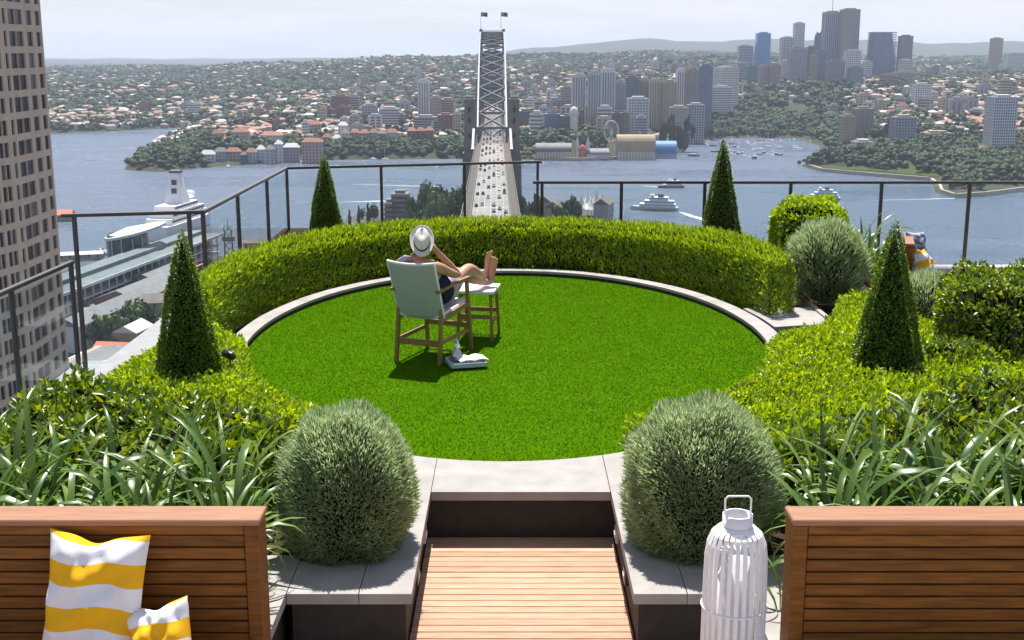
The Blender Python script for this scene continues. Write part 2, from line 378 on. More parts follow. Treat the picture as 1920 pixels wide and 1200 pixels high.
railing('long bronze glass railing along the right edge above the water', [(0.29, 17.0, rtop), (3.9, 17.0, rtop), (8.6, 17.0, rtop)], 1.25,
        [(0, 0.035), (0, 0.34), (0, 0.66), (0, 0.99), (1, 0.26), (1, 0.52), (1, 0.8), (1, 0.99)], base_rail=True)

# ================================================================== planting
def leaves(P, D, L, Wd, fold=0.25, curl=0.15):
    """four-vertex leaves: P base points, D unit directions, L lengths, Wd widths"""
    n = len(P); D = D / np.linalg.norm(D, axis=1, keepdims=True)
    rnd = rng.normal(size=(n, 3)); s = np.cross(D, rnd); s /= np.linalg.norm(s, axis=1, keepdims=True) + 1e-9
    u = np.cross(s, D)
    L = np.broadcast_to(L, (n,))[:, None]; Wd = np.broadcast_to(Wd, (n,))[:, None]
    mid = P + D * L * 0.48 + u * Wd * fold
    V = np.stack([P, mid + s * Wd * 0.5, P + D * L - u * L * curl, mid - s * Wd * 0.5], 1)
    i = np.arange(n)[:, None] * 4
    F = np.concatenate([i + np.array([0, 1, 2]), i + np.array([0, 2, 3])], 0)
    return V.reshape(-1, 3), F
def poly_dist(x, y, poly):
    """inside mask and distance to the polygon's edge, with outward direction"""
    P = np.asarray(poly); Q = np.roll(P, -1, 0); best = np.full(x.shape, 1e9); nx = np.zeros(x.shape); ny = np.zeros(x.shape); ins = np.zeros(x.shape, bool)
    for (x0, y0), (x1, y1) in zip(P, Q):
        dx, dy = x1 - x0, y1 - y0; t = np.clip(((x - x0) * dx + (y - y0) * dy) / (dx * dx + dy * dy + 1e-12), 0, 1)
        ex, ey = x0 + t * dx - x, y0 + t * dy - y; d = np.hypot(ex, ey); m = d < best
        best = np.where(m, d, best); nx = np.where(m, ex / (d + 1e-6), nx); ny = np.where(m, ey / (d + 1e-6), ny)
        c = ((y0 > y) != (y1 > y)) & (x < dx * (y - y0) / (dy if dy else 1e-12) + x0); ins ^= c
    return ins, best, nx, ny
def lump(x, y, k=1.0, ph=0.0):
    return (np.sin(x * 5.1 * k + ph) * np.cos(y * 4.3 * k + 1.3 * ph) + np.sin(x * 11.3 * k + y * 7.7 * k + ph) * 0.5 + np.sin(y * 13.1 * k - x * 9.0 * k) * 0.4) / 1.9
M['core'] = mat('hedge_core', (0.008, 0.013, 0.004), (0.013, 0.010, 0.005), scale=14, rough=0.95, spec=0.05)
def hedge(name, label, cat, poly, h, rnd_, lm, dens=1900, L=(0.035, 0.06), Wd=0.4, up=0.75, bump=0.03, z0=-0.03, side=1.0, k=1.0, group=None, spray=0.0, spread=0.55, hm=None):
    t = thing(name, label, cat, (float(np.mean([p[0] for p in poly])), float(np.mean([p[1] for p in poly])), 0), 0, group)
    ox, oy = t.location.x, t.location.y
    P = np.asarray(poly); mn, mxx = P.min(0), P.max(0)
    def top(x, y):
        ins, d, nx, ny = poly_dist(x, y, poly)
        q = np.clip(1 - d / rnd_, 0, 1); zz = h * (0.45 + 0.55 * np.sqrt(np.clip(1 - q * q, 0, 1))) * (1.0 if hm is None else hm(x, y))
        return ins, zz + bump * lump(x, y, k), nx * q, ny * q, d
    # branch core
    g = 0.07; xs = np.arange(mn[0], mxx[0] + g, g); ys = np.arange(mn[1], mxx[1] + g, g); X, Y = np.meshgrid(xs, ys)
    ins, zz, _, _, d = top(X, Y); ok = ins & (d > 0.05)
    zc = np.where(d < 0.15, z0, zz - 0.075)
    idx = -np.ones(X.shape, int); idx[ok] = np.arange(ok.sum())
    Vc = np.stack([X[ok] - ox, Y[ok] - oy, zc[ok]], 1)
    a, b_, c_, d_ = idx[:-1, :-1], idx[:-1, 1:], idx[1:, 1:], idx[1:, :-1]; m = (a >= 0) & (b_ >= 0) & (c_ >= 0) & (d_ >= 0)
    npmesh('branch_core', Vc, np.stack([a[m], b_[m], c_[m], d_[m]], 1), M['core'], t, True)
    # leaves over the top
    area = (mxx[0] - mn[0]) * (mxx[1] - mn[1]); n = int(area * dens)
    x = mn[0] + rng.random(n) * (mxx[0] - mn[0]); y = mn[1] + rng.random(n) * (mxx[1] - mn[1])
    ins, zz, nx, ny, d = top(x, y); x, y, zz, nx, ny = x[ins], y[ins], zz[ins], nx[ins], ny[ins]; n = len(x)
    dep = rng.random(n) ** 2 * 0.08 - 0.012 - spray * rng.random(n) ** 6
    P0 = np.stack([x - ox, y - oy, zz - dep - 0.03], 1)
    D0 = np.stack([nx * 0.8, ny * 0.8, np.full(n, up)], 1) + rng.normal(size=(n, 3)) * spread * np.array([1, 1, 0.6])
    # leaves down the sides
    Pn = np.roll(P, -1, 0); seg = np.hypot(*(Pn - P).T); per = seg.sum(); m2 = int(per * h * dens * side)
    w = rng.choice(len(P), m2, p=seg / per); f = rng.random(m2)
    ar = sum(P[i][0] * Pn[i][1] - Pn[i][0] * P[i][1] for i in range(len(P)))
    ex = (Pn - P)[w]; ex = ex / (np.linalg.norm(ex, axis=1, keepdims=True) + 1e-9); sg = 1 if ar > 0 else -1
    onx, ony = ex[:, 1] * sg, -ex[:, 0] * sg
    bp = P[w] + (Pn - P)[w] * f[:, None]; z = z0 + rng.random(m2) * (h * 0.82 - z0) * (1.0 if hm is None else hm(bp[:, 0], bp[:, 1]))
    q = (z / h); inn = 0.05 * rng.random(m2) ** 1.5 + np.clip((q - 0.35), 0, 1) * rnd_ * 0.25 + 0.02 * lump(bp[:, 0] * 1.3, z * 3 + bp[:, 1], 1.0)
    P1 = np.stack([bp[:, 0] - onx * inn - ox, bp[:, 1] - ony * inn - oy, z], 1)
    D1 = np.stack([onx * 0.7, ony * 0.7, np.full(m2, up * 0.75)], 1) + rng.normal(size=(m2, 3)) * spread
    PP = np.concatenate([P0, P1]); DD = np.concatenate([D0, D1]); LL = L[0] + (L[1] - L[0]) * rng.random(len(PP))
    Vl, Fl = leaves(PP, DD, LL, LL * Wd)
    o = npmesh('foliage', Vl, Fl, lm, t); o['kind'] = 'stuff'
    return t
def arc(t0, t1, d0, d1, k=40):
    a_ = [ell(R(t0 + (t1 - t0) * i / k), d1) for i in range(k + 1)]
    return a_ + [ell(R(t1 + (t0 - t1) * i / k), d0) for i in range(k + 1)]

M['lf_hedge'] = leafmat('hedge_leaf', [(0.07, 0.145, 0.004), (0.155, 0.275, 0.005), (0.265, 0.40, 0.006), (0.42, 0.50, 0.012)], trans=0.46, gloss=0.07)
M['lf_lime'] = leafmat('lime_leaf', [(0.105, 0.20, 0.004), (0.19, 0.32, 0.005), (0.30, 0.44, 0.007), (0.44, 0.53, 0.015)], trans=0.42, gloss=0.04)
M['lf_gloss'] = leafmat('glossy_leaf', [(0.028, 0.06, 0.006), (0.07, 0.135, 0.007), (0.16, 0.25, 0.010), (0.34, 0.42, 0.02)], trans=0.32, gloss=0.06, rough=0.4)
M['lf_cone'] = leafmat('box_leaf', [(0.04, 0.085, 0.006), (0.075, 0.15, 0.008), (0.14, 0.235, 0.014), (0.24, 0.32, 0.03)], trans=0.35, gloss=0.07)
M['lf_silver'] = leafmat('silver_leaf', [(0.16, 0.24, 0.09), (0.25, 0.345, 0.15), (0.35, 0.435, 0.23), (0.45, 0.52, 0.34)], trans=0.5, gloss=0.05, rough=0.5)
M['lf_strap'] = leafmat('strap_leaf', [(0.04, 0.095, 0.014), (0.075, 0.15, 0.024), (0.13, 0.22, 0.045), (0.24, 0.32, 0.09)], trans=0.38, gloss=0.04, rough=0.32)
M['bark'] = mat('bark', (0.07, 0.045, 0.03), (0.11, 0.075, 0.05), scale=20, rough=0.9, bump=0.4)

hedge_poly = [ell(R(t_), 0.33) for t_ in range(14, 187, 3)] + [ell(R(t_), 0.30 + 0.62 * min(1, 0.42 + abs(t_ - 186) / 110, 0.55 + 0.45 * (t_ - 14) / 24)) for t_ in range(186, 13, -3)]
hedge('clipped_hedge', 'long clipped lime green hedge curving round the far side of the lawn', 'hedge', hedge_poly, 0.64, 0.32, M['lf_hedge'], dens=4300, L=(0.03, 0.07), Wd=0.22, up=1.5, bump=0.02, spray=0.035, spread=0.42, hm=lambda x, y: 1 + 0.17 * np.clip((15.4 - y) / 2.6, 0, 1) * np.where(x > 0, 1.0, 0.6))
hedge('low_hedge', 'low yellow-green hedge hugging the left kerb around the front topiary cone', 'hedge',
      [ell(R(184), 0.27), ell(R(187), 0.2)] + [ell(R(a_), -0.03) for a_ in range(191, 256, 5)] + [(-0.82, 7.6), (-1.1, 7.3), (-1.7, 7.2), (-2.6, 7.7), (-3.2, 8.5), (-3.26, 9.1), (-3.12, 10.3), (-2.95, 11.2)], 0.25, 0.22, M['lf_lime'], dens=2900, L=(0.032, 0.058), Wd=0.48, up=0.85, bump=0.04, spray=0.06)
hedge('low_hedge', 'low yellow-green hedge spreading right of the lawn below the front topiary cone', 'hedge',
      [(3.35, 12.35), (3.12, 11.6), (2.85, 11.1), ell(R(349), 0.05)] + [ell(R(a_), -0.03) for a_ in range(345, 288, -5)] + [(0.93, 7.5), (1.5, 7.0), (2.4, 7.1), (3.3, 8.2), (4.6, 8.5), (4.9, 9.4), (4.2, 10.3), (3.9, 11.2), (3.85, 12.0), (3.6, 12.5)], 0.29, 0.22, M['lf_lime'], dens=2900, L=(0.032, 0.058), Wd=0.48, up=0.85, bump=0.045, spray=0.06)
hedge('broadleaf_shrub', 'dark glossy broad-leaved shrubs behind the left strap-leaf plants', 'shrub',
      [(-3.42, 7.6), (-3.4, 7.0), (-2.6, 6.85), (-1.5, 6.85), (-1.25, 7.3), (-1.6, 7.8), (-2.4, 8.3), (-3.1, 8.75), (-3.42, 8.7)], 0.42, 0.3, M['lf_gloss'], dens=1450, L=(0.045, 0.085), Wd=0.5, up=0.7, bump=0.12, k=1.9, spray=0.05, spread=0.7)
hedge('broadleaf_shrub', 'dark glossy broad-leaved shrubs behind the right strap-leaf plants', 'shrub',
      [(1.45, 7.1), (1.6, 6.85), (2.8, 6.85), (4.4, 6.95), (5.2, 7.6), (5.2, 8.8), (4.2, 8.9), (3.2, 8.55), (2.3, 7.85)], 0.41, 0.3, M['lf_gloss'], dens=1450, L=(0.045, 0.085), Wd=0.5, up=0.7, bump=0.12, k=1.9, spray=0.05, spread=0.7)
hedge('broadleaf_shrub', 'tall clipped glossy shrub at the far right below the grey parapet rail', 'shrub',
      [(3.68, 10.35), (4.0, 9.75), (4.9, 9.5), (6.6, 9.6), (6.6, 11.3), (5.0, 11.4), (4.0, 11.3)], 0.80, 0.25, M['lf_gloss'], dens=1700, L=(0.035, 0.07), Wd=0.5, up=0.6, bump=0.09, k=1.6, spread=0.7)
hedge('broadleaf_shrub', 'bright leafy shrub behind the right end of the curved hedge', 'shrub',
      [(3.3, 15.6), (3.8, 15.3), (4.25, 15.4), (4.35, 16.2), (3.6, 16.45)], 0.84, 0.22, M['lf_lime'], dens=1500, L=(0.045, 0.08), Wd=0.45, up=0.6, bump=0.05, spread=0.6)
hedge('broadleaf_shrub', 'small dark glossy shrub tucked under the right front topiary cone', 'shrub',
      [(3.1, 9.75), (3.5, 9.45), (4.0, 9.6), (4.0, 9.95), (3.5, 10.05)], 0.40, 0.2, M['lf_gloss'], dens=1500, L=(0.045, 0.075), Wd=0.5, up=0.6, bump=0.05, spread=0.7)

def cone(label, x, y, r, zb, zt):
    t = thing('topiary_cone', label, 'topiary', (x, y, 0), 0, 'clipped topiary cones')
    MB().tube([(0, 0, -0.05), (0, 0, zb + 0.2)], 0.03, 8).build('trunk', M['bark'], t)
    n = int(15000 * (r / 0.25)); u = 1 - np.sqrt(rng.random(n)); H_ = zt - zb
    z = zb + u * H_; th = rng.random(n) * 2 * np.pi
    rr = r * (1 - u) ** 0.78 * (1 + 0.05 * np.sin(th * 3 + z * 5) + 0.05 * np.sin(th * 7 - z * 11)) * np.minimum(1, 0.80 + u * 2.2)
    rr = np.maximum(rr * 1.06 - 0.025 * rng.random(n) ** 1.5, 0.012)
    P0 = np.stack([rr * np.cos(th), rr * np.sin(th), z], 1)
    D0 = np.stack([np.cos(th) * 0.7, np.sin(th) * 0.7, np.full(n, 0.6)], 1) + rng.normal(size=(n, 3)) * 0.5
    LL = 0.014 + 0.016 * rng.random(n); V, F = leaves(P0, D0, LL, LL * 0.62)
    o = npmesh('foliage', V, F, M['lf_cone'], t); o['kind'] = 'stuff'
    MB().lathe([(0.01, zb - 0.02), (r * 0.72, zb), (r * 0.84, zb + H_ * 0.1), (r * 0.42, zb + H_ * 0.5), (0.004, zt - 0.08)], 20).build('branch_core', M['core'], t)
cone('large topiary cone at the front left beside the low hedge', -2.57, 9.45, 0.265, 0.05, 1.355)
cone('large topiary cone at the front right above the lime hedge', 2.99, 9.5, 0.29, 0.05, 1.42)
cone('slender topiary cone at the back left by the corner of the railing', -2.44, 16.0, 0.235, 0.2, 1.42)
cone('slender topiary cone at the back right against the harbour water', 2.74, 16.0, 0.255, 0.2, 1.61)

def ball(label, c, r, n, L, name='silver_bush', mt='lf_silver', up=0.5):
    t = thing(name, label, 'bush', (c[0], c[1], 0), 0, 'rounded silver-green bushes')
    d = rng.normal(size=(n, 3)); d /= np.linalg.norm(d, axis=1, keepdims=True); d = d[d[:, 2] > -0.85]; n = len(d)
    wob = 1 + 0.035 * np.sin(d[:, 0] * 9 + d[:, 2] * 7) + 0.03 * np.sin(d[:, 1] * 13 - d[:, 2] * 8)
    k = (0.84 + 0.15 * rng.random(n) ** 0.6) * wob
    P0 = np.sign(d) * np.abs(d) ** 0.9 * np.array(r) * (1 - 0.16 * np.clip(-d[:, 2:3], 0, 1) * np.array([1, 1, 0])) * k[:, None] + np.array([0, 0, c[2]])
    D0 = d * np.array([0.75, 0.75, 0.55]) + np.array([0, 0, up]) + rng.normal(size=(n, 3)) * 0.28
    LL = (L[0] + (L[1] - L[0]) * rng.random(n)) * (1 + 0.5 * (rng.random(n) > 0.985)); V, F = leaves(P0, D0, LL, 0.0045 + 0.003 * rng.random(n), fold=0.2, curl=0.08)
    o = npmesh('foliage', V, F, M[mt], t); o['kind'] = 'stuff'
    bm = bmesh.new(); bmesh.ops.create_icosphere(bm, subdivisions=3, radius=1.0)
    m_ = MB(); m_.add([(v.co.x * r[0] * 0.83 * (1 - 0.16 * max(0, -v.co.z)), v.co.y * r[1] * 0.83 * (1 - 0.16 * max(0, -v.co.z)), c[2] + v.co.z * r[2] * 0.84) for v in bm.verts], [[v.index for v in f.verts] for f in bm.faces], True); bm.free()
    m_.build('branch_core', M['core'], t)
    return t
ball('big rounded silver-green bush beside the left paving slab', (-0.92, 6.48, 0.29), (0.365, 0.40, 0.49), 44000, (0.032, 0.062))
ball('biggest rounded silver-green bush behind the white lantern', (1.06, 6.5, 0.30), (0.425, 0.42, 0.52), 52000, (0.032, 0.062))
ball('rounded silver-green bush at the right end of the curved hedge', (3.42, 13.15, 0.42), (0.41, 0.4, 0.48), 11000, (0.06, 0.11), up=0.8)
ball('wispy grey-green bush behind the right front cone', (4.22, 12.3, 0.18), (0.36, 0.34, 0.30), 6000, (0.06, 0.11), up=0.9)

# strap-leaved clumps: every leaf is its own piece
def strap_mesh(L, w, bend, twist, i):
    vs, fs = [], []; k = 9; x = z = 0.0; a_ = R(86)
    for j in range(k + 1):
        f = j / k; ww = w * (0.55 + 0.9 * math.sin(min(1, f * 1.6) * 1.4)) * (1 - f ** 3.2) + 0.001
        side = Vector((0, math.cos(twist * f), math.sin(twist * f)))
        p = Vector((x, 0, z)); q = Vector((-math.sin(a_), 0, math.cos(a_)))
        vs += [p + side * ww / 2 + q * ww * 0.12, p, p - side * ww / 2 + q * ww * 0.12]
        x += math.cos(a_) * L / k; z += math.sin(a_) * L / k; a_ -= R(bend) * (0.35 + 1.5 * f) / k
    for j in range(k):
        q = j * 3; fs += [(q, q + 1, q + 4, q + 3), (q + 1, q + 2, q + 5, q + 4)]
    return MB().add(vs, fs, True).mesh('strap_leaf', M['lf_strap'])
# tints differ per leaf, so the strap material reads the object's random number
_nt = M['lf_strap'].node_tree; _oi = N(_nt, 'ShaderNodeObjectInfo'); _r = [q for q in _nt.nodes if q.type == 'VALTORGB'][0]
_nt.links.new(_oi.outputs['Random'], _r.inputs[0])
SM = [strap_mesh(random.uniform(0.5, 0.82), random.uniform(0.017, 0.034), random.choice([45, 90, 120, 150, 180, 210, 235]), random.uniform(-0.7, 0.7), i) for i in range(16)]
def clump(label, x, y, nl, sc=1.0, z=-0.03, front=True, group='strap-leaf plants behind the benches'):
    t = thing('strap_leaf_plant', label, 'plant', (x, y, z), 0, group)
    for i in range(nl):
        a_ = 2 * math.pi * i / nl * 1.618 * 2 + random.uniform(-0.3, 0.3); s_ = sc * random.uniform(0.75, 1.15)
        if math.sin(a_) < -0.25 and front: s_ *= 0.62
        link('leaf', random.choice(SM), t, (0.05 * math.cos(a_), 0.05 * math.sin(a_), 0), (random.uniform(-0.12, 0.12), random.uniform(-0.1, 0.22), a_), (s_, s_ * random.uniform(0.85, 1.2), s_ * random.uniform(0.9, 1.15)))
    return t
nth = ['first', 'second', 'third', 'fourth', 'fifth', 'sixth', 'seventh', 'eighth', 'ninth', 'tenth']
for i in range(7):
    clump(f'arching strap-leaf plant in the front row behind the left bench, {nth[i]} from the silver bush', -1.5 - 0.27 * i, 5.74 + 0.1 * (i % 3), 38, 0.98)
    clump(f'arching strap-leaf plant in the back row behind the left bench, {nth[i]} from the silver bush', -1.5 - 0.29 * i, 6.2 + 0.13 * ((i * 2) % 3), 38, 1.18)
for i in range(6):
    clump(f'arching strap-leaf plant in the front row behind the right bench, {nth[i]} from the lantern', 1.68 + 0.28 * i, 5.72 + 0.1 * (i % 3), 38, 1.1)
    clump(f'arching strap-leaf plant in the back row behind the right bench, {nth[i]} from the lantern', 1.75 + 0.32 * i, 6.2 + 0.13 * ((i * 2) % 3), 38, 1.3)
for i in range(6):
    clump(f'tall strap-leaf plant in the rear row behind the left bench, {nth[i]} from the silver bush', -1.62 - 0.31 * i, 6.62 + 0.1 * (i % 2), 34, 1.08, z=0.0)
    clump(f'tall strap-leaf plant in the rear row behind the right bench, {nth[i]} from the lantern', 1.78 + 0.34 * i, 6.62 + 0.1 * (i % 2), 34, 1.2, z=0.0)
clump('strap-leaf plant spilling onto the paving beside the lantern', 1.36, 5.6, 9, 0.62)
clump('strap-leaf plant with a few leaves trailing beside the left bench end', -1.3, 5.66, 5, 0.42)
for i, (x, y) in enumerate(((4.3, 14.7), (4.6, 15.2), (4.42, 15.6))):
    clump(['strap-leaf plant right behind the tip of the right front cone', 'strap-leaf plant nearest the right railing', 'strap-leaf plant behind the right silver bush'][i], x, y, 26, 1.2, group='strap-leaf plants by the right railing')

# ================================================================== benches, cushions, lantern
def bench(label, loc, rz, x0, x1, end, nsl=13):
    """local: front of back panel at y=0 facing -y, x0..x1 wide, z=0 floor, top .99"""
    t = thing('slatted_bench', label, 'bench', loc, rz)
    T = 0.99; fw = 0.066; D = 0.16
    for xe, s in ((x0, 1), (x1, -1)):
        xa, xb = (xe, xe + fw) if s > 0 else (xe - fw, xe)
        MB().bbox(xa, xb, 0.0, D, 0.0, T - 0.032, 0.004).build('end_post', M['teak'], t)
        MB().bbox(xa, xb, -0.56, -0.5, 0.0, 0.36, 0.004).build('leg', M['teak'], t)
    cap = MB().bbox(x0 - 0.006, x1 + 0.006, -0.012, D + 0.006, T - 0.03, T, 0.005); cap.build('top_cap', M['teakcap'], t)
    MB().bbox(x0 + fw + 0.002, x1 - fw - 0.002, 0.004, 0.03, T - 0.075, T - 0.033, 0.003).build('top_rail', M['teak'], t)
    MB().box(x0 + fw, x1 - fw, 0.075, 0.09, 0.05, T - 0.033).build('backing_board', M['darkwall'], t)
    p = 0.0595
    for i in range(nsl):
        z1 = T - 0.082 - i * p
        MB().bbox(x0 + fw + 0.003, x1 - fw - 0.003, 0.012, 0.034, z1 - p + 0.0075, z1, 0.003).build('back_slat', M['teak'], t)
    for i in range(6):
        MB().bbox(x0 + 0.02, x1 - 0.02, -0.56 + i * 0.09, -0.475 + i * 0.09, 0.375, 0.4, 0.004).build('seat_slat', M['teak'], t)
    MB().bbox(x0 + 0.03, x1 - 0.03, -0.54, -0.5, 0.30, 0.37, 0.004).build('seat_rail', M['teak'], t)
    return t
bench('brown slatted wooden bench back at the lower left with striped cushions', (0, 5.12, -0.3), 0, -3.6, -1.125, 1)
bench('brown slatted wooden bench back at the lower right beside the lantern', (0, 5.12, -0.3), 0, 1.25, 3.9, -1)
bench('wooden bench end behind the right front topiary cone', (4.47, 13.5, -0.3), R(74), 0.0, 0.9, 1, 8).scale = (1, 0.55, 0.93)

def stripemat(name, ca, cb, period, phase=0.0, wob=0.02, axis=1, noise=0.0):
    m = bpy.data.materials.new(name); m.use_nodes = True; nt = m.node_tree; b = nt.nodes['Principled BSDF']
    b.inputs['Roughness'].default_value = 0.85; b.inputs['Specular IOR Level'].default_value = 0.15
    uv = N(nt, 'ShaderNodeAttribute', attribute_name='cloth'); sx = N(nt, 'ShaderNodeSeparateXYZ'); nt.links.new(uv.outputs['Vector'], sx.inputs[0])
    m1 = N(nt, 'ShaderNodeMath', operation='MULTIPLY_ADD'); m1.inputs[1].default_value = 1 / period; m1.inputs[2].default_value = phase + 10
    nt.links.new(sx.outputs[axis], m1.inputs[0])
    src = m1.outputs[0]
    if noise:
        z = N(nt, 'ShaderNodeTexNoise'); z.inputs['Scale'].default_value = 14; z.inputs['Detail'].default_value = 2; nt.links.new(uv.outputs['Vector'], z.inputs['Vector'])
        ma = N(nt, 'ShaderNodeMath', operation='MULTIPLY_ADD'); ma.inputs[1].default_value = noise; nt.links.new(z.outputs[0], ma.inputs[0]); nt.links.new(src, ma.inputs[2]); src = ma.outputs[0]
    fr = N(nt, 'ShaderNodeMath', operation='FRACT'); nt.links.new(src, fr.inputs[0])
    gt = N(nt, 'ShaderNodeMath', operation='GREATER_THAN'); gt.inputs[1].default_value = 0.5; nt.links.new(fr.outputs[0], gt.inputs[0])
    mxr = N(nt, 'ShaderNodeMix', data_type='RGBA'); nt.links.new(gt.outputs[0], mxr.inputs[0])
    mxr.inputs[6].default_value = (*ca, 1); mxr.inputs[7].default_value = (*cb, 1); nt.links.new(mxr.outputs[2], b.inputs['Base Color'])
    w = N(nt, 'ShaderNodeTexNoise'); w.inputs['Scale'].default_value = 300; bp = N(nt, 'ShaderNodeBump'); bp.inputs['Strength'].default_value = 0.1
    nt.links.new(uv.outputs['Vector'], w.inputs['Vector']); nt.links.new(w.outputs[0], bp.inputs['Height']); nt.links.new(bp.outputs[0], b.inputs['Normal'])
    return m
def cushion(label, loc, rot, w, h, th, m, seed=0, group=None, dent=0.0):
    """local x across, y up the face, z thickness"""
    n = 26; vs, fs, uv = [], [], []; rr = random.Random(seed)
    ph = [rr.uniform(0, 6) for _ in range(6)]
    for s in (1, -1):
        for j in range(n + 1):
            for i in range(n + 1):
                u, v = -1 + 2 * i / n, -1 + 2 * j / n
                e = max(0.0, (1 - u ** 4)) ** 0.55 * max(0.0, (1 - v ** 4)) ** 0.55
                px_ = u * w / 2 * (1 - 0.075 * (1 - v * v)); py_ = v * h / 2 * (1 - 0.075 * (1 - u * u))
                if v > 0: py_ -= dent * math.exp(-((u + 0.05) * 3.2) ** 2) * v ** 2
                wr = 0.012 * math.sin(6 * u + 4.5 * v + ph[0]) + 0.009 * math.sin(11 * v - 5 * u + ph[1]) + 0.007 * math.sin(14 * u + 9 * v + ph[2])
                z = s * (e * th / 2 + wr * e * (1 if s > 0 else 0.4))
                vs.append((px_, py_, z)); uv.append((u * w / 2, v * h / 2 + 0.012 * math.sin(4 * u + ph[3]), 0.0))
        o = (n + 1) ** 2 if s < 0 else 0
        for j in range(n):
            for i in range(n):
                a_ = o + j * (n + 1) + i; q = (a_, a_ + 1, a_ + n + 2, a_ + n + 1); fs.append(q if s > 0 else q[::-1])
    mb = MB().add(vs, fs, True); me = mb.mesh('cushion', m)
    at = me.attributes.new('cloth', 'FLOAT_VECTOR', 'POINT'); at.data.foreach_set('vector', np.array(uv, np.float32).ravel())
    o = link('cushion', me, None, loc, rot); return tag(o, label, 'cushion', group)
YEL, WHT = (0.80, 0.42, 0.015), (0.74, 0.73, 0.76)
M['stripe1'] = stripemat('yellow_stripe', WHT, YEL, 0.205, 0.12)
M['stripe2'] = stripemat('yellow_stripe_small', WHT, YEL, 0.17, 0.22)
M['palm'] = stripemat('grey_palm_print', (0.36, 0.40, 0.47), (0.14, 0.16, 0.21), 0.075, 0.2, noise=2.2)
cushion('large yellow and white striped cushion propped on the left bench back', (-1.83, 4.985, 0.365), (R(72), R(1.5), R(-6)), 0.46, 0.60, 0.16, M['stripe1'], 3, 'striped cushions on the left bench', dent=0.03)
cushion('small yellow and white striped cushion leaning tilted before the large striped one', (-1.505, 4.84, 0.19), (R(64), R(-17), R(-12)), 0.30, 0.44, 0.14, M['stripe2'], 9, 'striped cushions on the left bench', dent=0.02)
cushion('yellow and white striped cushion on the bench behind the right front cone', (4.60, 13.42, 0.32), (R(70), R(8), R(60)), 0.34, 0.52, 0.14, M['stripe2'], 5, dent=0.03)
cushion('grey cushion with a dark leaf print by the right railing', (4.70, 14.1, 0.44), (R(75), R(4), R(25)), 0.28, 0.46, 0.13, M['palm'], 6)

def lantern(label, loc):
    t = thing('rattan_lantern', label, 'lantern', loc)
    Rb, Ht, rt = 0.138, 0.93, 0.066
    MB().lathe([(0.0, 0.012), (Rb, 0.012), (Rb + 0.004, 0.0), (0, 0)], 32).build('base', M['white'], t)
    for k in range(26):
        a_ = 2 * math.pi * k / 26; pr = []
        for r_, z_ in ((Rb, 0.0), (Rb + 0.005, 0.3), (Rb + 0.004, 0.6), (Rb, 0.79), (Rb - 0.008, 0.85), (Rb - 0.026, 0.895), (Rb - 0.055, 0.922), (rt + 0.004, Ht)):
            pr.append(Vector((r_ * math.cos(a_), r_ * math.sin(a_), z_)))
        w = MB(); tx = Vector((-math.sin(a_), math.cos(a_), 0)); rd = Vector((math.cos(a_), math.sin(a_), 0)); vs, fs = [], []
        for p in pr:
            hw = 0.0092
            vs += [p - tx * hw - rd * 0.003, p + tx * hw - rd * 0.003, p + tx * hw + rd * 0.003, p - tx * hw + rd * 0.003]
        for i in range(len(pr) - 1):
            for q in range(4): fs.append((i*4 + q, i*4 + (q+1) % 4, i*4 + 4 + (q+1) % 4, i*4 + 4 + q))
        w.add(vs, fs).build('rib', M['white'], t)
    for z_ in (0.16, 0.545):
        rr = Rb + 0.011
        MB().tube([(rr * math.cos(2 * math.pi * k / 32), rr * math.sin(2 * math.pi * k / 32), z_) for k in range(33)], 0.0042, 6, False).build('hoop', M['white'], t)
    MB().lathe([(rt, Ht - 0.02), (rt + 0.001, Ht + 0.055), (rt - 0.005, Ht + 0.055), (rt - 0.006, Ht - 0.02)], 32).build('collar', M['white'], t)
    w = 0.058
    MB().tube([(-w, 0, Ht + 0.01), (-w, 0, Ht + 0.125), (-w + 0.012, 0, Ht + 0.138), (w - 0.012, 0, Ht + 0.138), (w, 0, Ht + 0.125), (w, 0, Ht + 0.01)], 0.0045, 6).build('handle', M['white'], t)
    MB().lathe([(0, 0.015), (0.085, 0.015), (0.085, 0.80), (0.0, 0.80)], 28).build('candle_tube', M['white'], t)
    return t
lantern('tall white ribbed lantern with a wire handle at the lower right', (1.015, 5.2, -0.3))

# small spotlight in the left hedge
t = thing('garden_spotlight', 'small black garden spotlight on the left kerb by the low hedge', 'light', (-2.28, 9.62, 0.0), R(60))
MB().tube([(0, 0, -0.05), (0, 0, 0.30)], 0.008, 6).build('spike', M['black'], t)
hd = MB().tube([(0, -0.05, 0.30), (0, -0.02, 0.31), (0, 0.06, 0.325)], [0.02, 0.032, 0.036], 14).build('head', M['black'], t)
MB().tube([(0, 0.0605, 0.325), (0, 0.064, 0.3255)], 0.031, 14).build('lens', M['white'], hd)

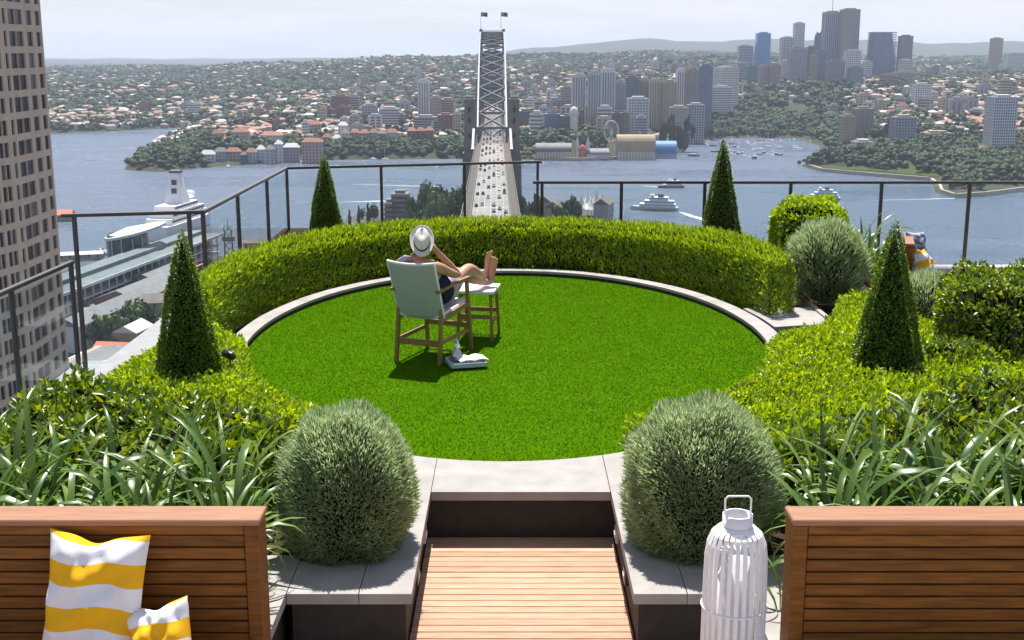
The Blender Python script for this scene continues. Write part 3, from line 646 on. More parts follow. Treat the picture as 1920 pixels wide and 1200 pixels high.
# ================================================================== lounge chair, footstool, tray
CH = (-0.83, 10.58, 0.0); CA = R(-22)
t = thing('lounge_chair', 'wooden armchair with pale grey sling seat, seen from behind on the lawn', 'chair', CH, CA); t.scale = (0.91, 1, 1)
for s in (-1, 1):
    rl = MB(); rl.bar((s * 0.235, -0.015, 0.0), (s * 0.228, 0.045, 0.52), 0.03, 0.042, (0, 1, 0)).build('leg', M['oak'], t)
    MB().bar((s * 0.228, 0.045, 0.5), (s * 0.225, -0.105, 0.90), 0.024, 0.034, (0, 1, 0)).build('back_post', M['oak'], t)
    MB().bar((s * 0.245, 0.655, 0.0), (s * 0.24, 0.565, 0.675), 0.028, 0.04, (0, 1, 0)).build('leg', M['oak'], t)
    MB().add(*(lambda m: (m.v, m.f))(MB().bar((s * 0.244, -0.06, 0.665), (s * 0.247, 0.30, 0.692), 0.04, 0.024).bar((s * 0.247, 0.301, 0.692), (s * 0.243, 0.62, 0.69), 0.046, 0.024))).build('armrest', M['oak'], t)
    MB().bar((s * 0.232, 0.03, 0.40), (s * 0.24, 0.58, 0.45), 0.026, 0.05).build('side_rail', M['oak'], t)
    MB().bar((s * 0.236, 0.01, 0.20), (s * 0.24, 0.635, 0.20), 0.018, 0.035).build('stretcher', M['oak'], t)
MB().bar((-0.222, 0.012, 0.19), (0.222, 0.012, 0.19), 0.022, 0.055).build('stretcher', M['oak'], t)
MB().bar((-0.226, 0.62, 0.24), (0.226, 0.62, 0.24), 0.02, 0.045).build('stretcher', M['oak'], t)
def sheet(fn, nu, nv, th):
    vs, fs = [], []
    P = [[Vector(fn(i / nu, j / nv)) for i in range(nu + 1)] for j in range(nv + 1)]
    for s in (0, 1):
        for j in range(nv + 1):
            for i in range(nu + 1):
                du = P[j][min(i+1, nu)] - P[j][max(i-1, 0)]; dv = P[min(j+1, nv)][i] - P[max(j-1, 0)][i]
                vs.append(P[j][i] + du.cross(dv).normalized() * th * (0.5 - s))
    o = (nu + 1) * (nv + 1)
    for j in range(nv):
        for i in range(nu):
            a_ = j * (nu + 1) + i; fs.append((a_, a_ + 1, a_ + nu + 2, a_ + nu + 1)); fs.append((o + a_, o + a_ + nu + 1, o + a_ + nu + 2, o + a_ + 1))
    for j in range(nv):
        a_ = j * (nu + 1); fs.append((a_, a_ + nu + 1, o + a_ + nu + 1, o + a_)); a_ += nu; fs.append((a_, o + a_, o + a_ + nu + 1, a_ + nu + 1))
    for i in range(nu):
        fs.append((i, o + i, o + i + 1, i + 1)); a_ = nv * (nu + 1) + i; fs.append((a_, a_ + 1, o + a_ + 1, o + a_))
    return MB().add(vs, fs, True)
def backfn(u, v):
    x = (u - 0.5) * 0.50; q = 1 - (2 * u - 1) ** 2
    z = 0.415 + v * 0.515 - 0.018 * q * v - 0.012 * q * (1 - v); y = 0.05 - 0.19 * (v ** 1.1) - 0.035 * q * math.sin(math.pi * min(1, v * 0.9 + 0.1))
    return (x, y + 0.02 * (abs(2 * u - 1) ** 6), z)
bk = sheet(backfn, 16, 14, 0.018).build('backrest', M['sling'], t)
MB().tube([Vector(backfn(i / 16, 1.0)) for i in range(17)], 0.0135, 8).build('edge_highlight', M['slingw'], bk)  # bright highlight along the backrest edges, put on as white tubes
for u in (0.012, 0.988): MB().tube([Vector(backfn(u, j / 14)) for j in range(15)], 0.0125, 8).build('edge_highlight', M['slingw'], bk)
MB().bbox(-0.115, -0.075, 0.012, 0.016, 0.448, 0.468, 0.001).build('care_tag', M['slingw'], bk)
def seatfn(u, v):
    x = (u - 0.5) * 0.46; q = 1 - (2 * u - 1) ** 2
    return (x, 0.03 + 0.58 * v, 0.435 + 0.045 * v - 0.045 * q * math.sin(math.pi * (0.15 + 0.8 * v)))
st = sheet(seatfn, 12, 12, 0.03).build('seat', M['slingw'], t)

t = thing('footstool', 'small wooden footstool with a pale sling top under the bare feet', 'footstool', (-0.325, 11.63, 0), R(-9))
for sx in (-1, 1):
    for sy in (-1, 1):
        MB().bar((sx * 0.168, sy * 0.20, 0.0), (sx * 0.148, sy * 0.165, 0.44), 0.026, 0.03, (0, 1, 0)).build('leg', M['oak'], t)
    MB().bar((sx * 0.157, -0.16, 0.18), (sx * 0.157, 0.16, 0.18), 0.018, 0.035).build('stretcher', M['oak'], t)
    MB().bar((sx * 0.15, -0.17, 0.425), (sx * 0.15, 0.17, 0.425), 0.022, 0.04).build('side_rail', M['oak'], t)
for sy in (-1, 1): MB().bar((-0.15, sy * 0.18, 0.235), (0.15, sy * 0.18, 0.235), 0.018, 0.04).build('stretcher', M['oak'], t)
def topfn(u, v):
    q = 1 - (2 * v - 1) ** 2
    return ((u - 0.5) * 0.36, (v - 0.5) * 0.42, 0.468 - 0.018 * q * (1 - (2 * u - 1) ** 4) + 0.006)
sheet(topfn, 10, 10, 0.032).build('sling_top', M['slingw'], t)

M['tray'] = mat('blue_grey_enamel', (0.42, 0.50, 0.56), (0.36, 0.44, 0.50), scale=20, rough=0.35)
M['paper'] = mat('paper', (0.76, 0.74, 0.70), (0.62, 0.60, 0.60), scale=28, rough=0.7, spec=0.2)
M['silver'] = mat('silver', (0.55, 0.56, 0.60), (0.40, 0.41, 0.46), scale=10, rough=0.18, metal=1.0)
tr = thing('serving_tray', 'pale blue-grey serving tray on the grass beside the armchair', 'tray', (-0.405, 10.47, 0.022), R(14))
MB().bbox(-0.15, 0.15, -0.13, 0.13, 0.0, 0.012, 0.004).build('tray_base', M['tray'], tr)
for a_ in ((-0.15, 0.15, -0.14, -0.131), (-0.15, 0.15, 0.131, 0.14), (-0.16, -0.151, -0.14, 0.14), (0.151, 0.16, -0.14, 0.14)):
    MB().bbox(a_[0], a_[1], a_[2], a_[3], 0.0, 0.04, 0.002).build('tray_rim', M['tray'], tr)
mg = thing('open_magazine', 'open white magazine lying across the serving tray', 'magazine', (-0.355, 10.47, 0.066), R(20))
for s in (-1, 1):
    sheet(lambda u, v, s=s: (s * u * 0.13, (v - 0.5) * 0.19, 0.004 + 0.018 * math.sin(math.pi * min(1, u * 1.05)) * (1 - 0.3 * u)), 8, 4, 0.006).build('page_block', M['paper'], mg)
dc = thing('silver_decanter', 'silver bottle with a round belly and stopper standing on the tray', 'bottle', (-0.487, 10.53, 0.036))
MB().lathe([(0, 0), (0.045, 0.0), (0.056, 0.02), (0.054, 0.055), (0.034, 0.09), (0.018, 0.108), (0.017, 0.118)], 24).build('body', M['silver'], dc)
MB().lathe([(0.017, 0.118), (0.026, 0.125), (0.029, 0.14), (0.022, 0.155), (0.012, 0.16)], 20).build('neck', M['white'], dc)
MB().lathe([(0.012, 0.16), (0.021, 0.168), (0.022, 0.18), (0.012, 0.192), (0.006, 0.196), (0.01, 0.203), (0.009, 0.212), (0.0, 0.216)], 20).build('stopper', M['silver'], dc)

# ================================================================== the person in the chair
M['skin'] = mat('skin', (0.50, 0.27, 0.175), (0.44, 0.22, 0.135), scale=12, rough=0.5, spec=0.35)
M['navy'] = mat('navy_cotton', (0.012, 0.014, 0.03), (0.02, 0.022, 0.042), scale=30, rough=0.85, spec=0.15)
M['lilac'] = mat('lilac_print', (0.62, 0.50, 0.62), (0.36, 0.24, 0.38), scale=34, rough=0.85, spec=0.15, detail=1)
M['lilac2'] = mat('grey_lilac_scarf', (0.30, 0.27, 0.36), (0.22, 0.20, 0.28), scale=24, rough=0.85, spec=0.15)
M['hat'] = mat('straw_white', (0.72, 0.70, 0.66), (0.60, 0.58, 0.53), scale=120, rough=0.75, bump=0.3, bscale=260)
M['hatband'] = mat('grey_band', (0.06, 0.065, 0.075), (0.05, 0.055, 0.06), scale=60, rough=0.8)
M['hair'] = mat('brown_hair', (0.035, 0.02, 0.012), (0.06, 0.035, 0.02), scale=40, rough=0.5, stretch=(1, 1, 6))
PO = Vector((-0.74, 10.8, 0.45))
person = thing('person', 'person in a white hat, navy top and lilac shorts reclining with bare feet up', 'person', PO)
def skin(name, V, E, m, root, sub=2):
    names = list(V); idx = {k: i for i, k in enumerate(names)}
    me = bpy.data.meshes.new(name); me.from_pydata([Vector(V[k][0]) - PO for k in names], [(idx[a_], idx[b_]) for a_, b_ in E], [])
    o = bpy.data.objects.new(name, me); C.objects.link(o); o.parent = person
    md = o.modifiers.new('Skin', 'SKIN'); md.branch_smoothing = 0.6
    for i, k in enumerate(names):
        r_ = V[k][1]; sv = me.skin_vertices[0].data[i]; sv.radius = (r_, r_) if not isinstance(r_, tuple) else r_; sv.use_root = (k == root)
    md.use_smooth_shade = True
    ss = o.modifiers.new('Sub', 'SUBSURF'); ss.levels = sub; ss.render_levels = sub
    me.materials.append(m); return o
B = {
 'pelvis': ((-0.625, 10.80, 0.54), 0.125), 'waist': ((-0.645, 10.72, 0.64), 0.125), 'chest': ((-0.705, 10.64, 0.77), 0.137), 'collar': ((-0.785, 10.60, 0.875), 0.085),
 'neck': ((-0.785, 10.615, 0.94), 0.05), 'skull': ((-0.78, 10.655, 1.005), 0.078), 'crown': ((-0.78, 10.665, 1.075), 0.078),
 'shoR': ((-0.64, 10.575, 0.865), 0.055), 'upR': ((-0.56, 10.70, 0.80), 0.045), 'elbR': ((-0.475, 10.83, 0.745), 0.039), 'foreR': ((-0.56, 10.76, 0.86), 0.036), 'wriR': ((-0.655, 10.67, 0.985), 0.025), 'palmR': ((-0.685, 10.635, 1.035), (0.03, 0.018)),
 'shoL': ((-0.965, 10.685, 0.85), 0.055), 'upL': ((-1.01, 10.80, 0.80), 0.044), 'elbL': ((-1.03, 10.86, 0.845), 0.038), 'foreL': ((-0.975, 10.745, 0.90), 0.034), 'wriL': ((-0.91, 10.645, 0.93), 0.026), 'palmL': ((-0.87, 10.61, 0.94), (0.03, 0.018)),
 'hipR': ((-0.64, 10.84, 0.53), 0.095), 'thiR': ((-0.54, 11.03, 0.64), 0.075), 'kneR': ((-0.40, 11.26, 0.745), 0.052), 'calR': ((-0.345, 11.45, 0.66), 0.058), 'ankR': ((-0.27, 11.70, 0.555), 0.036), 'heelR': ((-0.25, 11.765, 0.56), 0.036), 'midR': ((-0.24, 11.775, 0.64), 0.032), 'ballR': ((-0.226, 11.775, 0.735), (0.046, 0.03)), 'toeR': ((-0.216, 11.765, 0.80), (0.036, 0.014)),
 'hipL': ((-0.84, 10.85, 0.52), 0.09), 'thiL': ((-0.68, 11.08, 0.61), 0.074), 'kneL': ((-0.52, 11.31, 0.70), 0.052), 'calL': ((-0.40, 11.48, 0.60), 0.054), 'ankL': ((-0.245, 11.66, 0.53), 0.036), 'heelL': ((-0.205, 11.71, 0.525), 0.036), 'midL': ((-0.195, 11.725, 0.60), 0.032), 'ballL': ((-0.178, 11.73, 0.69), (0.046, 0.03)), 'toeL': ((-0.168, 11.72, 0.75), (0.036, 0.014)),
}
E_ = [('pelvis','waist'),('waist','chest'),('chest','collar'),('collar','neck'),('neck','skull'),('skull','crown'),
 ('collar','shoR'),('shoR','upR'),('upR','elbR'),('elbR','foreR'),('foreR','wriR'),('wriR','palmR'),
 ('collar','shoL'),('shoL','upL'),('upL','elbL'),('elbL','foreL'),('foreL','wriL'),('wriL','palmL')]
for s in 'RL': E_ += [('pelvis','hip'+s),('hip'+s,'thi'+s),('thi'+s,'kne'+s),('kne'+s,'cal'+s),('cal'+s,'ank'+s),('ank'+s,'heel'+s),('heel'+s,'mid'+s),('mid'+s,'ball'+s),('ball'+s,'toe'+s)]
def fingers(s, base, d, across, curl, ln):
    base, d, across, curl = Vector(base), Vector(d).normalized(), Vector(across).normalized(), Vector(curl).normalized()
    for i in range(4):
        l = ln * (0.9, 1.0, 0.95, 0.75)[i]; p = base + across * (i - 1.5) * 0.0185 + d * 0.028
        pr = f'palm{s}'
        for j, (f, c_) in enumerate(((0.0, 0), (0.55, 0.12), (1.0, 0.42))):
            k = f'f{s}{i}{j}'; B[k] = (tuple(p + d * l * f + curl * l * c_), 0.0095 - 0.001 * j); E_.append((pr, k)); pr = k
    p = base + across * 0.036 - d * 0.01; pr = f'palm{s}'
    for j, f in enumerate((0.0, 0.6, 1.0)):
        k = f't{s}{j}'; B[k] = (tuple(p + (d * 0.7 + across * 0.7).normalized() * ln * 0.75 * f), 0.0105 - 0.001 * j); E_.append((pr, k)); pr = k
fingers('R', B['palmR'][0], (-0.45, -0.3, 0.75), (-0.3, -0.85, -0.4), (-0.7, 0.3, -0.3), 0.07)
fingers('L', B['palmL'][0], (0.95, -0.2, 0.15), (0.1, -0.2, 0.95), (0.2, 0.8, 0.1), 0.065)
for s in 'RL':
    bp_, tp = Vector(B['ball' + s][0]), Vector(B['toe' + s][0]); sg = -1 if s == 'R' else 1
    for i in range(5):
        p = tp + Vector((sg * (i - 2) * 0.0155, 0.0, 0.012 - 0.006 * (i if sg > 0 else i)))
        B[f'd{s}{i}'] = (tuple(p + Vector((0, -0.006, 0.012))), 0.012 if i == 0 else 0.009); E_.append(('toe' + s, f'd{s}{i}'))
skin('body', B, E_, M['skin'], 'pelvis')
# clothes: a sleeveless navy top and lilac shorts, each following the body
def off(k, d, p=None): return (p or B[k][0], B[k][1] + d)
skin('top', {'a': off('pelvis', 0.02), 'b': off('waist', 0.018), 'c': off('chest', 0.014), 'd': ((-0.785, 10.602, 0.85), 0.10), 'e': ((-0.68, 10.585, 0.855), 0.066), 'f': ((-0.905, 10.65, 0.848), 0.064)},
     [('a','b'),('b','c'),('c','d'),('d','e'),('d','f')], M['navy'], 'a')
skin('shorts', {'a': ((-0.66, 10.95, 0.555), 0.105), 'b': ((-0.60, 10.96, 0.58), 0.098), 'c': ((-0.55, 11.02, 0.63), 0.094), 'd': ((-0.505, 11.09, 0.665), 0.092), 'e': ((-0.77, 10.96, 0.55), 0.10), 'f': ((-0.70, 11.05, 0.597), 0.094), 'g': ((-0.645, 11.13, 0.63), 0.09)},
     [('a','b'),('b','c'),('c','d'),('a','e'),('e','f'),('f','g')], M['lilac'], 'a')
hc = Vector((-0.785, 10.60, 1.095)) - PO; ax = Vector((0.05, -0.80, 0.60)).normalized()
q = ax.to_track_quat('Z', 'Y').to_matrix()
hair = MB().lathe([(0.0, 0.03), (0.07, 0.02), (0.088, -0.03), (0.086, -0.075), (0.06, -0.115), (0.0, -0.12)], 20, (0.005, -0.145 + 0.0, 0.0), True)
hair.v = [tuple(hc + q @ Vector((v[0] - 0.005, v[1] + 0.145 - 0.01, v[2] * 0.95 - 0.0))) for v in hair.v]; hair.build('hair', M['hair'], person)
def hatv(r, t_, z):                      # oval brim, pinched crown
    return Vector((r * 0.72 * math.cos(t_), r * 1.06 * math.sin(t_), z))
def hatpart(prof, n=36, pinch=False):
    vs, fs = [], []
    for r_, z_ in prof:
        for k in range(n):
            t_ = 2 * math.pi * k / n; z2 = z_
            if pinch: z2 -= 0.03 * math.exp(-(((r_ * math.cos(t_)) / 0.026) ** 2)) * (1 if r_ < 0.07 else 0) * (0.6 + 0.4 * math.sin(t_))
            else: z2 += 0.016 * (r_ / 0.15) ** 3 * (abs(math.cos(t_)) ** 2)
            vs.append(hc + q @ hatv(r_, t_, z2))
    for i in range(len(prof) - 1):
        for k in range(n): fs.append((i*n+k, i*n+(k+1)%n, (i+1)*n+(k+1)%n, (i+1)*n+k))
    return MB().add(vs, fs, True)
hat = hatpart([(0.097, -0.004), (0.12, -0.006), (0.138, -0.003), (0.1465, 0.004), (0.1475, 0.007), (0.138, 0.001), (0.12, -0.002), (0.094, 0.0)]).build('hat', M['hat'], person)
hatpart([(0.0965, -0.003), (0.094, 0.03), (0.09, 0.06), (0.082, 0.085), (0.068, 0.1), (0.05, 0.105), (0.03, 0.104), (0.012, 0.102), (0.0005, 0.101)], 36, True).build('crown', M['hat'], hat)
hatpart([(0.099, 0.0), (0.0975, 0.024), (0.0925, 0.025)]).build('band', M['hatband'], hat)
sc_pts = [(-0.98, 10.66, 0.865), (-0.975, 10.60, 0.92), (-0.93, 10.56, 0.955), (-0.885, 10.565, 0.95)]
MB().tube([Vector(p) - PO for p in sc_pts], [0.022, 0.027, 0.026, 0.018], 10).build('scarf', M['lilac2'], person)

# ================================================================== water and land
WZ = -118.3                        # harbour level
def watermat():
    m = bpy.data.materials.new('harbour_water'); m.use_nodes = True; nt = m.node_tree; b = nt.nodes['Principled BSDF']
    b.inputs['Base Color'].default_value = (0.062, 0.092, 0.145, 1); b.inputs['Roughness'].default_value = 0.28
    b.inputs['IOR'].default_value = 1.33; b.inputs['Specular IOR Level'].default_value = 0.5
    t = N(nt, 'ShaderNodeTexCoord'); mp_ = N(nt, 'ShaderNodeMapping'); mp_.inputs['Scale'].default_value = (0.05, 0.09, 0.05); nt.links.new(t.outputs['Object'], mp_.inputs[0])
    z1 = N(nt, 'ShaderNodeTexNoise'); z1.inputs['Scale'].default_value = 4; z1.inputs['Detail'].default_value = 8; z1.inputs['Roughness'].default_value = 0.65; nt.links.new(mp_.outputs[0], z1.inputs['Vector'])
    bp = N(nt, 'ShaderNodeBump'); bp.inputs['Strength'].default_value = 0.9; bp.inputs['Distance'].default_value = 2.2; nt.links.new(z1.outputs[0], bp.inputs['Height']); nt.links.new(bp.outputs[0], b.inputs['Normal'])
    mp2 = N(nt, 'ShaderNodeMapping'); mp2.inputs['Scale'].default_value = (0.0035, 0.010, 0.01); nt.links.new(t.outputs['Object'], mp2.inputs[0])
    z2 = N(nt, 'ShaderNodeTexNoise'); z2.inputs['Scale'].default_value = 1.3; z2.inputs['Detail'].default_value = 5; nt.links.new(mp2.outputs[0], z2.inputs['Vector'])
    mr = N(nt, 'ShaderNodeMapRange'); mr.inputs[1].default_value = 0.35; mr.inputs[2].default_value = 0.65; mr.inputs[3].default_value = 0.18; mr.inputs[4].default_value = 0.42
    nt.links.new(z2.outputs[0], mr.inputs[0]); nt.links.new(mr.outputs[0], b.inputs['Roughness'])
    return m
M['water'] = watermat()
w_ = MB(); w_.add([(-9000, -500, WZ), (9000, -500, WZ), (9000, 16000, WZ), (-9000, 16000, WZ)], [(0, 1, 2, 3)])
tag(w_.build('harbour_water', M['water']), kind='structure')

SH = [(-500, 256), (-150, 254), (90, 250), (200, 246), (330, 240), (366, 237), (352, 246), (315, 262), (275, 288), (250, 305), (240, 318), (300, 322), (380, 314), (500, 305), (640, 299), (880, 297),
      (1000, 299), (1090, 301), (1150, 298), (1230, 289), (1262, 277), (1290, 263), (1400, 258), (1500, 260), (1540, 272), (1550, 285), (1537, 300), (1509, 311), (1540, 321), (1640, 330),
      (1745, 338), (1760, 350), (1764, 361), (1790, 369), (1850, 365), (1920, 356), (2060, 345), (2500, 330)]
shore = [(p.x, p.y) for p in (onz(a_, b_, WZ) for a_, b_ in SH)]
LAND = [(-7800, 2100)] + shore + [(7800, 1500), (7800, 15500), (-7800, 15500)]
LANDs = np.array(LAND); SHs = np.array(shore)
def shore_d(x, y):
    best = np.full(x.shape, 1e9)
    for (x0, y0), (x1, y1) in zip(SHs[:-1], SHs[1:]):
        dx, dy = x1 - x0, y1 - y0; t = np.clip(((x - x0) * dx + (y - y0) * dy) / (dx * dx + dy * dy), 0, 1)
        best = np.minimum(best, np.hypot(x0 + t * dx - x, y0 + t * dy - y))
    return best
def inside(x, y, poly):
    ins = np.zeros(x.shape, bool); Q = np.roll(poly, -1, 0)
    for (x0, y0), (x1, y1) in zip(poly, Q):
        c = ((y0 > y) != (y1 > y)) & (x < (x1 - x0) * (y - y0) / ((y1 - y0) or 1e-9) + x0); ins ^= c
    return ins
def sstep(a_, b_, x):
    t = np.clip((x - a_) / (b_ - a_), 0, 1); return t * t * (3 - 2 * t)
# skyline of the near hills as seen in the photo: bearing -> picture row, turned into ground height 4.2 km out
RU = (np.array([-400, 60, 200, 400, 520, 650, 800, 920, 1050, 1200, 1400, 1700, 1950, 2500]) - 960) / FPX
RY = np.array([150, 140, 137, 136, 128, 121, 115, 114, 112, 108, 112, 122, 118, 118])
RH = np.array([EYE + 4200 * math.tan(-R(PITCH) + math.atan((600 - v) / FPX)) for v in RY]) - WZ
def ground(x, y):
    """terrain height (z) at x, y"""
    x = np.asarray(x, float); y = np.asarray(y, float); d = shore_d(x, y); ins = inside(x, y, LANDs); u = x / np.maximum(y, 1) * CT
    ridge = np.interp(u, RU, RH)
    rise = sstep(0, 1, np.clip((y - 1400) / 2800, 0, 1)) * sstep(-30, 500, d)
    rise = rise * (1 - 0.75 * sstep(4400, 6500, y) * sstep(0.12, -0.05, u))
    h = 2.5 + 9 * sstep(0, 60, d) + (ridge - 12) * rise
    # North Sydney plateau and the spur above Milsons Point
    h += 34 * np.exp(-(((x - 620) / 420) ** 2 + ((y - 2500) / 620) ** 2)) * sstep(0, 250, d)
    h += 20 * np.exp(-(((x - 170) / 150) ** 2 + ((y - 1750) / 260) ** 2)) * sstep(0, 120, d)
    h += 18 * np.exp(-(((x - 560) / 160) ** 2 + ((y - 1650) / 160) ** 2)) * sstep(0, 120, d)
    h += 16 * np.exp(-(((x + 300) / 260) ** 2 + ((y - 1800) / 200) ** 2)) * sstep(0, 150, d)
    h += sstep(100, 600, d) * (np.sin(x * 0.006 + 1.1) * np.cos(y * 0.0045) * 9 + np.sin(x * 0.013 - y * 0.009) * 5)
    return np.where(ins, WZ + h, WZ - 6 * sstep(0, 25, d) + 0.5)
M['land'] = mat('hillside', (0.035, 0.05, 0.022), (0.075, 0.07, 0.045), scale=0.02, rough=0.95, spec=0.05, detail=8)
ny, nu = 330, 360
yy = 990 * (15000 / 990) ** (np.linspace(0, 1, ny) ** 1.15); uu = np.linspace(-0.62, 0.62, nu)
U, Yg = np.meshgrid(uu, yy); Xg = U * Yg; Zg = ground(Xg, Yg)
# the far blue range closing the view
far = sstep(7800, 9500, Yg); Zg = Zg + far * (np.interp(U, [-0.62, -0.2, 0.0, 0.1, 0.3, 0.62], [-10, -5, 70, 112, 118, 118]) + 10 * np.sin(U * 31) + 6 * np.sin(U * 67 + 1)) * sstep(15000, 11000, Yg) * 0.9
idx = np.arange(ny * nu).reshape(ny, nu)
npmesh('hillside', np.stack([Xg, Yg, Zg], 2).reshape(-1, 3), np.stack([idx[:-1, :-1].ravel(), idx[:-1, 1:].ravel(), idx[1:, 1:].ravel(), idx[1:, :-1].ravel()], 1), M['land'], None, True)['kind'] = 'structure'
# sea wall and parks on the right-hand point
M['grassfar'] = mat('park_grass', (0.045, 0.07, 0.016), (0.06, 0.085, 0.024), scale=0.05, rough=0.95, spec=0.05)
def ground1(x, y): return float(ground(np.array([x]), np.array([y]))[0])
def drape(name, pxs, m, lift=1.2, z=WZ + 4):
    pts = [onz(a_, b_, z) for a_, b_ in pxs]; P = [(p.x, p.y) for p in pts]
    x0, x1 = min(p[0] for p in P), max(p[0] for p in P); y0, y1 = min(p[1] for p in P), max(p[1] for p in P)
    X, Y = np.meshgrid(np.linspace(x0, x1, 40), np.linspace(y0, y1, 40)); ins, d, _, _ = poly_dist(X, Y, P); Z = ground(X, Y) + lift
    id_ = -np.ones(X.shape, int); id_[ins] = np.arange(ins.sum()); a_, b_, c_, d_ = id_[:-1, :-1], id_[:-1, 1:], id_[1:, 1:], id_[1:, :-1]; k = (a_ >= 0) & (b_ >= 0) & (c_ >= 0) & (d_ >= 0)
    o = npmesh(name, np.stack([X[ins], Y[ins], Z[ins]], 1), np.stack([a_[k], b_[k], c_[k], d_[k]], 1), m, None, True); o['kind'] = 'structure'
drape('park_lawn', [(1530, 311), (1560, 315), (1650, 321), (1740, 329), (1800, 331), (1802, 318), (1720, 318), (1640, 314)], M['grassfar'], 0.5)
drape('park_lawn', [(965, 262), (1010, 262), (1020, 236), (990, 232)], M['grassfar'], z=WZ + 14)
M['seawall'] = mat('sandstone_wall', (0.42, 0.38, 0.30), (0.34, 0.30, 0.24), scale=0.3, rough=0.9, spec=0.1)
def seawall(label, pxs):
    P = [onz(a_, b_, WZ) for a_, b_ in pxs]; m_ = MB()
    for p, q_ in zip(P[:-1], P[1:]): m_.bar(p + Vector((0, 0, 1.4)), q_ + Vector((0, 0, 1.4)), 2.5, 4.4)
    tag(m_.build('sea_wall', M['seawall']), label, 'sea wall')
seawall('pale sandstone sea wall round the point below the tall grid tower', [(1746, 341), (1762, 353), (1766, 363), (1791, 371), (1850, 367), (1920, 358), (2060, 347)])
seawall('low sea wall at the tip of the park point', [(1545, 303), (1511, 312), (1541, 322), (1640, 331), (1742, 339)])
seawall('harbour promenade wall below the fairground', [(1000, 300), (1090, 302), (1150, 299.5), (1230, 290.5), (1262, 278.5)])

# the near quay (flat land left of and below the bridge)
QZ = -115.6
QP = [(-400, 640), (40, 560), (110, 508), (165, 494), (300, 452), (393, 424), (402, 478), (500, 492), (560, 470), (620, 436), (652, 410), (692, 394), (870, 386), (1000, 390), (1146, 396), (1152, 420), (1400, 520), (1700, 900), (-900, 1100)]
q_ = MB().prism([(p.x, p.y) for p in (onz(a_, b_, QZ) for a_, b_ in QP)], QZ - 6, QZ)
M['paving'] = mat('quay_paving', (0.06, 0.057, 0.056), (0.12, 0.11, 0.10), scale=0.05, rough=0.9, spec=0.15, detail=6)
tag(q_.build('quay_ground', M['paving']), kind='structure')
M['road'] = mat('asphalt', (0.05, 0.05, 0.053), (0.065, 0.063, 0.065), scale=0.1, rough=0.9, spec=0.15)
st_ = MB(); st_.add([(-150, 330, QZ + 0.05), (-128, 330, QZ + 0.05), (-122, 620, QZ + 0.05), (-140, 620, QZ + 0.05)], [(0, 1, 2, 3)]); st_.build('street', M['road'])['kind'] = 'structure'

# ================================================================== tree builders for the far side
def farleaf(name, cols): return leafmat(name, cols, trans=0.15, gloss=0.02, rough=0.6)
M['t_dark'] = farleaf('tree_dark', [(0.018, 0.032, 0.012), (0.03, 0.05, 0.018), (0.05, 0.075, 0.024)])
M['t_mid'] = farleaf('tree_mid', [(0.035, 0.058, 0.016), (0.055, 0.085, 0.022), (0.085, 0.115, 0.032)])
M['t_light'] = farleaf('tree_light', [(0.07, 0.10, 0.025), (0.10, 0.135, 0.035), (0.15, 0.17, 0.05)])
def crown_mesh(seed, m, n=420, kind='round'):
    r = np.random.default_rng(seed); cs = r.normal(size=(9, 3)) * np.array([0.36, 0.36, 0.24]); cs[:, 2] += 0.62; rad = 0.24 + 0.16 * r.random(9)
    if kind == 'tall': cs = np.stack([r.normal(size=9) * 0.08, r.normal(size=9) * 0.08, np.linspace(0.2, 1.3, 9)], 1); rad = np.linspace(0.34, 0.08, 9)
    w = r.integers(0, 9, n); d = r.normal(size=(n, 3)); d /= np.linalg.norm(d, axis=1, keepdims=True)
    P = cs[w] + d * rad[w][:, None] * (0.75 + 0.3 * r.random((n, 1))); P[:, 2] = np.maximum(P[:, 2], 0.16)
    a_ = r.normal(size=(n, 3)); a_ /= np.linalg.norm(a_, axis=1, keepdims=True); b_ = np.cross(a_, d); b_ /= np.linalg.norm(b_, axis=1, keepdims=True) + 1e-9
    s = 0.075 + 0.05 * r.random((n, 1)); V = np.stack([P + a_ * s, P + b_ * s * 0.8, P - a_ * s, P - b_ * s * 0.8], 1).reshape(-1, 3)
    # solid heart of each clump so no light leaks straight through
    bm = bmesh.new(); bmesh.ops.create_icosphere(bm, subdivisions=1, radius=1.0); vv = np.array([v.co for v in bm.verts]); ff = np.array([[v.index for v in f.verts] for f in bm.faces]); bm.free()
    Vh, Fh = [], []
    for k in range(9): Fh.append(ff + len(vv) * k + len(V)); Vh.append(cs[k] + vv * rad[k] * 0.8 * (0.85 + 0.3 * r.random((len(vv), 1))))
    q = np.arange(n)[:, None] * 4; F = np.concatenate([q + [0, 1, 2], q + [0, 2, 3]] + Fh)
    o = npmesh('crown', np.concatenate([V] + Vh), F, m); me = o.data; bpy.data.objects.remove(o); return me
CROWN = {k: [crown_mesh(10 * i + j, M[k], kind='round') for j in range(3)] for i, k in enumerate(('t_dark', 't_mid', 't_light'))}
CROWN['tall'] = [crown_mesh(77, M['t_dark'], kind='tall')]
TRUNK = MB().tube([(0, 0, -0.3), (0.01, 0, 0.25), (0.0, 0.02, 0.6)], [0.05, 0.04, 0.015], 6).mesh('trunk', M['bark'])
def tree(label, x, y, h, w, kind='t_mid', z=None, group=None, name='tree'):
    if z is None: z = ground1(x, y) - 0.5
    t = thing(name, label, 'tree', (x, y, z), random.uniform(0, 6.28), group); t.scale = (w / 2 * 1.15, w / 2 * 1.15, h / 1.15)
    link('crown', random.choice(CROWN[kind]), t); link('trunk', TRUNK, t)
    return t

